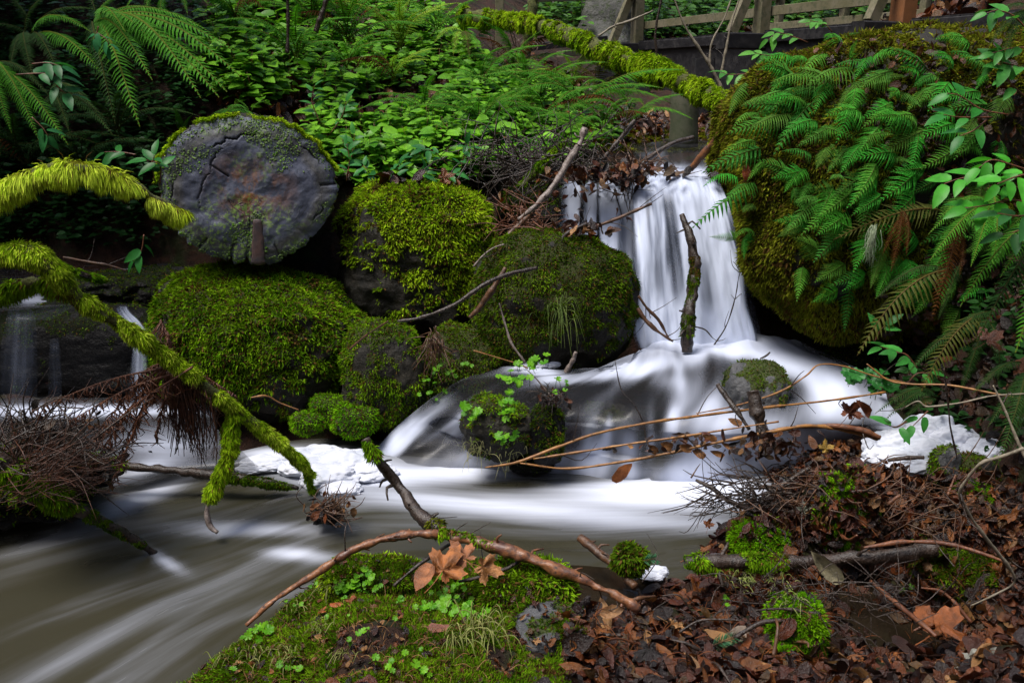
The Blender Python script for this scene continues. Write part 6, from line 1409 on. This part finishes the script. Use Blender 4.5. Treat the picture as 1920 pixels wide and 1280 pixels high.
litter([(1400, 850), (1500, 820), (1620, 840), (1720, 900), (1900, 920), (1900, 1020), (1400, 1010)], 1500, (.02, .05), 'crumpled leaves packed in the right litter heap', pr=PRB, lift=.012, flat=.9)
litter(LITTER, 110, (.06, .09), 'larger whole wet leaves over the litter of the right bank', flat=.45, lift=.012)
litter(BANK, 1100, (.008, .026), 'small brown leaf scraps in the moss of the near bank')
litter(SLOPE + [(300, -20)], 2600, (.05, .1), 'russet dead leaves and fern scraps on the slope', DC[:6], lift=.02, zmin=.3, flat=.8)
litter([(900, 130), (1000, 100), (1200, 210), (1340, 210), (1340, 270), (1000, 280)], 900, (.04, .09), 'brown leaves on the ground under the bridge', DC, lift=.01, zmin=.3)
litter([(1000, -30), (1940, -30), (1900, 60), (1500, 65), (1200, 90), (1000, 60)], 1500, (.12, .25), 'rust coloured leaves on the far slope beyond the bridge', DC, lift=.02, zmin=.3, ymin=6.5)
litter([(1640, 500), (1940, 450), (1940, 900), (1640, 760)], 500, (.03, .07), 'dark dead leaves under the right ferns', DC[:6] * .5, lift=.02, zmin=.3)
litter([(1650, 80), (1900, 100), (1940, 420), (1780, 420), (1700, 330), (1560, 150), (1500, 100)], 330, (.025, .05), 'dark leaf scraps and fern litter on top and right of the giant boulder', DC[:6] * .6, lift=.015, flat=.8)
def wpts(boxes, n, r):
    o_ = []
    for (x0, x1, y0, y1) in boxes:
        P = np.stack([r.uniform(x0, x1, n), r.uniform(y0, y1, n)], 1); P = np.column_stack([P, ground(P[:, 0], P[:, 1])]); px, py = proj(P)
        o_.append(P[((px < -10) | (px > 1930) | (py > 1300) | (P[:, 1] < .5)) & (P[:, 2] > .03)])
    return np.vstack(o_)
r_ = np.random.RandomState(5); P = wpts([(1.4, 4.2, .6, 6.0), (-4.6, -1.9, 2.2, 6.5), (-.6, 1.6, .7, 1.5)], 2600, r_); ps, cols = [], []
for g_ in range(len(DL)):
    s = np.arange(len(P)) % len(DL) == g_; X, Y_, Zn = frames(nrm(r_.randn(s.sum(), 3) * .5 + np.array([0, 0, 1])), r_); V, Fs = inst(DL[g_][0], DL[g_][1], P[s] + [0, 0, .015], X, Y_, Zn, r_.uniform(.03, .08, s.sum())); ps.append((V, Fs))
    cols.append(np.repeat(DC[r_.randint(len(DC), size=s.sum())] * (.5 + .8 * r_.rand(s.sum(), 1)), len(DL[g_][0]), 0))
V, Fs = join(ps); tag(mk('leaf_litter', V, Fs, M['dead'], col=np.vstack(cols)), 'dead leaves strewn over the banks toward both sides', None, kind='stuff')
g = wpts([(1.9, 4.2, 2.0, 6.0), (-4.6, -2.4, 3.6, 6.5)], 420, r_); V, F, col, st = leafplant(g, r_, (.05, .28), (4, 9), (.04, .08), c1=(.02, .09, .008), c2=(.07, .22, .02))
tag(mk('undergrowth', V, F, M['leaf'], col=col), 'low green leaves over the banks toward both sides', None, kind='stuff')
def heap(label, cx, cy, Y, w, h, n, size, seed, pal=DC):
    r = np.random.RandomState(seed); P = np.array([W(cx + r.randn() * w, cy + r.randn() * h, Y + r.randn() * .04) for _ in range(n)]); ps, cols = [], []
    for g_ in range(len(DL)):
        s = np.arange(n) % len(DL) == g_; X, Y_, Zn = frames(nrm(r.randn(s.sum(), 3) + np.array([0, -.6, .6])), r); V, Fs = inst(DL[g_][0], DL[g_][1], P[s], X, Y_, Zn, r.uniform(*size, s.sum())); ps.append((V, Fs))
        cols.append(np.repeat(pal[r.randint(len(pal), size=s.sum())] * (.5 + .8 * r.rand(s.sum(), 1)), len(DL[g_][0]), 0))
    V, Fs = join(ps); c = V.mean(0); o = mk('leaf_litter', V - c, Fs, M['dead'], col=np.vstack(cols)); o.location = c; tag(o, label, None, kind='stuff')
heap('clump of wet leaves jammed on twigs in the stream', 615, 955, 2.65, 22, 12, 60, (.02, .045), 1)
heap('leaves caught in the driftwood on the lip of the fall', 1150, 328, 4.0, 60, 10, 200, (.03, .07), 2)
heap('leaves hanging in the tangle left of the fall', 1050, 385, 3.98, 60, 30, 60, (.03, .06), 3)
heap('leaves hung over the top of the rounded boulder', 1095, 428, 3.66, 24, 8, 50, (.03, .06), 4)
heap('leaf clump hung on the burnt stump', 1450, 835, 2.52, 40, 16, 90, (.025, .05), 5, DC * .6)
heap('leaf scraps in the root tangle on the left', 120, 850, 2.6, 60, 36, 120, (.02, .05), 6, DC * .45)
heap('leaf scraps hanging from the orange twigs', 1290, 832, 2.56, 60, 10, 40, (.02, .035), 7)
heap('leaves on twigs at the top of the cascade rock', 1040, 745, 2.98, 16, 8, 30, (.02, .04), 8, DC * .6)
# soil mass under the root tangle
B('root_mass', 'dark mass of soil and roots at the left edge in the stream', 'root mass', 50, 905, 2.8, 130, 46, .7, .1, .35, 201, 44, 'rock_black', moss=(-.05, 'mid', 30000, .018, .6))
B('root_mass', 'dark soil core of the leaf jam in the stream', 'root mass', 612, 965, 2.68, 26, 14, .8, .3, .3, 203, 26, 'rock_black')

# named large dead leaves
def deadleaf(label, px, py, Y, size, tpl, col, nrmv, spin, group=None):
    T, Fq = tpl; p, nn = (hit(px, py, 2.5, .012) if Y is None else (W(px, py, Y), np.array([0, -.4, 1.0])))
    z = nrm(np.array(nrmv, float)) if nrmv is not None else nrm(nn + [0, -.3, 0]); a = math.radians(spin); y0 = np.array([math.sin(a), math.cos(a) * .8, -math.cos(a) * .0 + .3]); x = nrm(np.cross(y0, z)); y = np.cross(z, x)
    V = (T[:, 0:1] * x + T[:, 1:2] * y + T[:, 2:3] * z) * size; r = np.random.RandomState(int(px))
    c = np.array(col) * (1 + .25 * np.clip(vn(T * 9, 3), -1, 1))[:, None]
    o = mk('dead_leaf', V, Fq, M['dead'], col=np.clip(c, 0, 1)); o.location = p; tag(o, label, 'leaf', group); return o
O1, O2, BR, PK = (.33, .12, .035), (.26, .1, .04), (.12, .045, .02), (.26, .12, .08)
deadleaf('big orange brown maple leaf on the moss mound', 830, 1068, 1.93, .15, MP[0], O1, (0, -.7, .8), 30)
deadleaf('second orange leaf folded behind the big one', 872, 1048, 1.97, .12, MP[1], O2, (.2, -.6, .8), -40)
deadleaf('pale orange leaf below the peeled branch', 905, 1062, 1.93, .11, MP[2], (.38, .17, .06), (.2, -.8, .5), 150)
deadleaf('long brown leaf tip hanging beside the orange leaves', 795, 1082, 1.92, .08, DL[2], O2, (-.2, -.7, .8), 200)
deadleaf('reddish oval leaf lying in the middle of the near bank', 822, 1188, None, .055, DL[1], (.2, .08, .05), None, 70)
deadleaf('tan folded leaf standing at the left end of the litter', 1132, 1150, 1.93, .085, DL[3], (.38, .2, .08), (-.5, -.8, .3), 10)
deadleaf('tan leaf leaning over the folded one', 1150, 1145, 1.9, .08, DL[4], (.34, .18, .08), (.4, -.8, .5), 110)
deadleaf('brown leaf caught upright in the cascade foot', 1168, 885, 2.6, .09, DL[0], (.34, .12, .04), (.3, -1, .4), 30)
deadleaf('glossy brown leaf hanging over the litter heap', 1592, 775, 2.45, .1, MP[3], (.12, .035, .015), (-.4, -1, .1), 190)
deadleaf('second glossy brown leaf hanging right of the first', 1618, 765, 2.44, .08, DL[5], (.13, .04, .015), (.5, -1, .1), 170)
deadleaf('yellow brown leaf at the top of the litter heap', 1548, 842, 2.45, .065, MP[4], (.25, .15, .02), (0, -.9, .3), 0)
deadleaf('large translucent grey leaf hanging on the lying branch', 1548, 1062, 2.05, .125, dleaf(11), (.17, .15, .09), (.1, -1, .15), 185)
deadleaf('brown oval leaf on the slope of the litter heap', 1540, 985, None, .07, DL[1], (.18, .07, .035), None, 150)
deadleaf('grey green maple leaf on the litter heap', 1508, 958, 2.3, .06, MP[0], (.13, .14, .1), (0, -.8, .6), 0)
deadleaf('wide wet orange maple leaf flat in the puddle', 1755, 1178, 1.9, .2, MP[1], (.2, .06, .015), (0, -.25, 1), 50)
deadleaf('pale grey leaf at the lower right corner', 1835, 1245, None, .11, MP[2], (.2, .2, .17), None, 110)
deadleaf('faded pink green leaf among the litter at lower left of the puddle', 1378, 1200, None, .085, DL[6], (.22, .17, .13), (.2, -.9, .5), 190)
deadleaf('dark red leaf standing left of the bright moss clump', 1330, 1105, None, .08, MP[3], (.09, .02, .012), (0, -.8, .5), 60)
deadleaf('red brown leaf at the bottom between twigs', 1600, 1225, None, .075, MP[4], (.16, .045, .02), None, 20)
deadleaf('purple brown leaf under the thin reddish stick', 1655, 1180, None, .08, DL[0], (.13, .045, .03), None, 100)
deadleaf('brown leaf at the right edge of the litter', 1905, 1010, None, .1, MP[0], (.2, .09, .04), (-.4, -.8, .4), 180)
deadleaf('rusty leaf by the left end of the litter heap', 1328, 985, 2.38, .05, MP[2], (.22, .07, .02), (0, -.9, .3), 10)
deadleaf('small rust leaf on the left of the near bank', 605, 1155, None, .04, MP[1], (.28, .08, .02), None, 40)
deadleaf('rust leaf scrap near the jagged leaves', 635, 1140, None, .04, DL[3], (.26, .07, .02), None, 110)
deadleaf('orange leaf clump at the left of the leaf cluster', 660, 1135, None, .05, MP[4], (.2, .06, .02), None, 10)
deadleaf('large pinkish maple leaf on top of the giant boulder', 1700, 88, 3.75, .2, MP[0], PK, (0, -.75, .75), -70)
deadleaf('second pinkish leaf on top of the giant boulder at right', 1728, 82, 3.78, .17, MP[2], PK, (.2, -.6, .8), 60)
deadleaf('rust leaf stuck in the left flank ferns', 1400, 322, 3.45, .07, DL[0], (.3, .06, .015), (-.3, -1, .2), 10)
deadleaf('curled orange leaf between ferns near the boulder top', 1670, 145, 3.4, .09, DL[2], (.3, .1, .02), (.2, -1, .2), 30)
deadleaf('dark red fallen leaf in the shade of the right bank', 1850, 640, 2.6, .13, MP[1], (.08, .025, .01), (0, -.6, .6), 60)
deadleaf('bronze leaf at the shady right edge', 1910, 690, 2.4, .1, MP[3], (.12, .04, .012), (0, -.6, .6), 120)
for k, (x, y, Y) in enumerate([(1225, 842, 2.57), (1250, 835, 2.57), (1285, 838, 2.56), (1330, 820, 2.56), (1345, 850, 2.56), (1366, 835, 2.56), (1378, 790, 2.6), (1310, 850, 2.56)]):
    deadleaf(['curled leaf dangling at the left of the lower orange twig', 'curled leaf next to the first on the lower orange twig', 'small brown leaf on the orange twig above the pool', 'brown leaf where two orange twigs meet',
              'ragged leaf hanging below the twig crossing', 'tan leaf on the twig left of the burnt stump', 'thin leaf dangling from the middle orange twig', 'dark curled leaf lowest under the orange twigs'][k], x, y, Y, .05, DL[k % 7], (.2, .09, .03), (.3 - .1 * k, -1, .1), 180 + 20 * k, 'dead leaves on the orange twigs')

# sticks lying in the litter
r_ = np.random.RandomState(31)
for k in range(34):
    while True:
        x, y = r_.uniform(1100, 1900), r_.uniform(850, 1275)
        if inpoly(np.array([x]), np.array([y]), LITTER)[0]: break
    if y < 1010: x = r_.uniform(1380, 1880)
    p = hit(x, y)[0]; a = r_.uniform(0, 6.28); L = r_.uniform(.07, .2); d = np.array([math.cos(a), math.sin(a) * .5, r_.uniform(-.05, .3)]) * L; d2 = d * .5 + r_.randn(3) * .01; rr_ = r_.uniform(.0025, .007)
    branch('dark wet stick lying in the leaf litter of the right bank', [p + [0, 0, .012], p + d2 + [0, -.01, .03], p + d + [0, -.02, .03]], [rr_, rr_ * .9, rr_ * .5], ['bark_dark', 'bark_red', 'bark_brown', 'bark_dark'][k % 4], 'stick', 'stick', seed=k, seg=7, amp=.4, group='sticks in the right litter')
for poly, n_, lb in [([(1540, 890), (1620, 900), (1630, 1020), (1570, 1030)], 7000, 'moss patch on the litter heap'), ([(1700, 1030), (1880, 1050), (1880, 1100), (1760, 1090)], 5000, 'dark moss under the right end of the lying branch'),
                 ([(1380, 980), (1470, 1000), (1470, 1035), (1370, 1030)], 5000, 'moss at the water edge of the litter heap'), ([(1440, 1120), (1530, 1120), (1550, 1220), (1450, 1230)], 7000, 'moss round the bright clump in the litter'), ([(1790, 900), (1860, 910), (1850, 950), (1780, 940)], 3000, 'moss on the brown ground right of the foam')]:
    P, Nn = picpts(poly, n_); Vb, Fb, cb = blades(P + Nn * .012, Nn + rs.randn(len(P), 3) * .6, .014, .002, rs, .4, mosscol(P, 'vivid' if 'dark' not in lb else 'dark', rs, .1))
    tag(mk('moss', Vb, Fb, M['moss'], col=cb, smooth=False), lb, None, kind='stuff')
# grass and needles
def grass(label, pts, n, L, seed, cols=((.16, .2, .04), (.3, .3, .1)), droop=1.2, wd=.0014):
    r = np.random.RandomState(seed); P = []
    for _ in range(n):
        x, y = pts[r.randint(len(pts))]; P.append(hit(x + r.randn() * 12, y + r.randn() * 8, 2.4)[0] if len(pts[0]) == 2 else 0)
    P = np.array(P); ps, cc = [], []
    for p in P:
        d = nrm(r.randn(3) * .6 + np.array([0, -.5, .6])); l = L * r.uniform(.5, 1.2); q = [p, p + d * l * .45, p + d * l * .8 + np.array([0, -.01, -l * .25 * droop])]
        v, f, _ = tube(q, [wd, wd, wd * .3], 3, 8, 0, cap=False); ps.append((v, f)); z = r.rand(); cc.append(np.tile(np.array(cols[0]) * (1 - z) + np.array(cols[1]) * z, (len(v), 1)))
    V, Fs = join(ps); c = V.mean(0); o = mk('grass', V - c, Fs, M['grass'], col=np.vstack(cc)); o.location = c; tag(o, label, None, kind='stuff')
grass('grass blades hanging from the near bank edge at the bottom', [(900, 1180), (880, 1190), (920, 1200), (860, 1210)], 70, .14, 1, droop=2.5)
grass('short grass on the left of the near bank', [(560, 1140), (600, 1180), (540, 1230), (650, 1230), (480, 1230), (420, 1230), (620, 1100)], 160, .05, 2)
grass('grass tufts beside the bright moss clump', [(1395, 1100), (1460, 1100), (1450, 1080), (1380, 1080), (1480, 1130)], 130, .07, 3, ((.2, .28, .05), (.36, .38, .14)))
grass('pale grass washed down in the cascade', [(880, 840), (900, 850), (860, 835), (960, 850)], 70, .09, 4, ((.2, .22, .08), (.34, .32, .16)), 2.2)
grass('green grass hanging on the face of the rounded boulder', [(1045, 590), (1055, 600), (1050, 580)], 46, .13, 5, ((.08, .14, .03), (.16, .22, .05)), 3.5)
grass('straw and needles over the near bank', [(x, y) for x in range(480, 1000, 60) for y in range(1120, 1280, 30)], 420, .045, 6, ((.16, .07, .02), (.3, .17, .07)), .4, .0009)
grass('red needles over the right litter', [(x, y) for x in range(1120, 1900, 60) for y in range(1080, 1280, 40)] + [(x, y) for x in range(1450, 1880, 50) for y in (900, 940, 980)], 1300, .06, 7, ((.14, .04, .015), (.28, .1, .03)), .3, .001)
# conifer sprigs
def sprig(label, px, py, Y, L, ang, seed):
    r = np.random.RandomState(seed); b = W(px, py, Y) if Y else hit(px, py)[0] + [0, -.01, .015]; d = nrm(np.array([math.cos(ang), -.1, math.sin(ang)])); ps = [tube([b * 0, d * L], [.0015, .001], 4, 4, 0)[:2]]
    nn = 44; P, D = [], []
    for k in range(nn): P.append(d * L * (k / nn)); D.append(nrm(np.cross(d, [0, -1, .2]) * (1 if k % 2 else -1) + d * .9 + r.randn(3) * .15))
    V, F, c = blades(np.array(P), np.array(D), .024, .0014, r, .1, np.tile([.05, .17, .08], (nn, 1)))
    v, f = ps[0]; V2, F2 = join([(V, [F]), (v, f)]); o = mk('fir_sprig', V2, F2, M['grass'], col=np.vstack([c, np.tile([.08, .05, .02], (len(v), 1))])); o.location = b; tag(o, label, 'sprig')
sprig('blue green fir sprig among leaves at the bottom right', 1330, 1222, None, .06, .5, 1)
sprig('small fir sprig beside the dark moss tuft', 1205, 1050, 2.15, .035, .2, 2)
# hair lichen hanging
rr = np.random.RandomState(9); ps = []
c = W(1637, 430, 3.0)
for k in range(60):
    p = rr.randn(3) * [.008, .006, .01]; ps.append(tube([p, p + rr.randn(3) * .01 + [0, 0, -.05], p + rr.randn(3) * .012 + [0, 0, -.06 - .07 * rr.rand()]], [.0009, .0008, .0005], 4, 8, 0)[:2])
V, F = join(ps); o = mk('hair_lichen', V, F, M['grass'], col=np.tile([.3, .36, .24], (len(V), 1))); o.location = c; tag(o, 'pale green beard of hair lichen hanging below the turning frond', 'lichen')

def add_shade_tree(label, x, y, h, cz, cr, seed):  # conifers added outside the frame only to shade the banks
    r = np.random.RandomState(seed); b = np.array([x, y, ground(x, y)[0] - .1]); t = emp('unseen_shade_conifer', b, label, 'tree')
    V, F, _ = tube([np.zeros(3), np.array([.05, 0, h * .5]), np.array([.1, .05, h])], [.2, .15, .05], 16, 30, .15, 4, seed); mk('trunk', V, F, M['bark_brown'], t)
    P, D = [], []
    for k in range(60):
        z = cz - cr + 2 * cr * r.rand(); a = r.rand() * 6.28; L = cr * (1.1 - .5 * abs(z - cz) / cr)
        d = np.array([math.cos(a), math.sin(a), -.25]); s = np.linspace(.1, 1, 60)[:, None]; q = np.array([0, 0, z - b[2]]) + d * L * s + np.array([0, 0, -.2]) * s ** 2 * L
        for _ in range(4): P.append(q + r.randn(60, 3) * [.08, .08, .03]); D.append(np.tile(d, (60, 1)) + r.randn(60, 3) * .8)
    P, D = np.vstack(P), np.vstack(D); V, F, c = blades(P, D, .2, .03, r, .4, np.tile([.02, .06, .012], (len(P), 1))); mk('crown', V, F, M['moss'], t, c, smooth=False)
add_shade_tree('unseen conifer added to shade the steep left bank', -4.4, 4.7, 7, 4.6, 1.9, 1)
add_shade_tree('unseen conifer added to shade the right bank', 3.6, 3.4, 7, 4.4, 1.6, 2)
# ------------------------------------------------------------------ light and camera
w = bpy.data.worlds.new('World'); SC.world = w; w.use_nodes = True
tt = w.node_tree; bg = tt.nodes['Background']; sky = tt.nodes.new('ShaderNodeTexSky'); sky.sky_type = 'NISHITA'; sky.sun_disc = False
EL, AZ = math.radians(66), math.radians(-125)
sky.dust_density = 3.0; sky.sun_elevation = EL; sky.sun_rotation = AZ % (2 * math.pi); tt.links.new(sky.outputs[0], bg.inputs[0]); bg.inputs[1].default_value = .1
sd = bpy.data.lights.new('sun', 'SUN'); sd.energy = 2.0; sd.angle = math.radians(25); sd.color = (1, .96, .9)
so = bpy.data.objects.new('sun', sd); COL.objects.link(so)
dirv = Vector((math.sin(AZ) * math.cos(EL), math.cos(AZ) * math.cos(EL), math.sin(EL)))
so.rotation_euler = dirv.to_track_quat('Z', 'Y').to_euler()
cd = bpy.data.cameras.new('camera'); co = bpy.data.objects.new('camera', cd); COL.objects.link(co); SC.camera = co
cd.sensor_width = 36; cd.lens = FPX / 1920 * 36; cd.clip_start = .05; cd.clip_end = 500
co.location = CAM; co.rotation_euler = (math.pi / 2 - PIT, 0, 0)
vs = SC.view_settings; vs.view_transform = 'Standard'; vs.look = 'None'; vs.exposure = 1.2; vs.gamma = 1; vs.use_curve_mapping = False
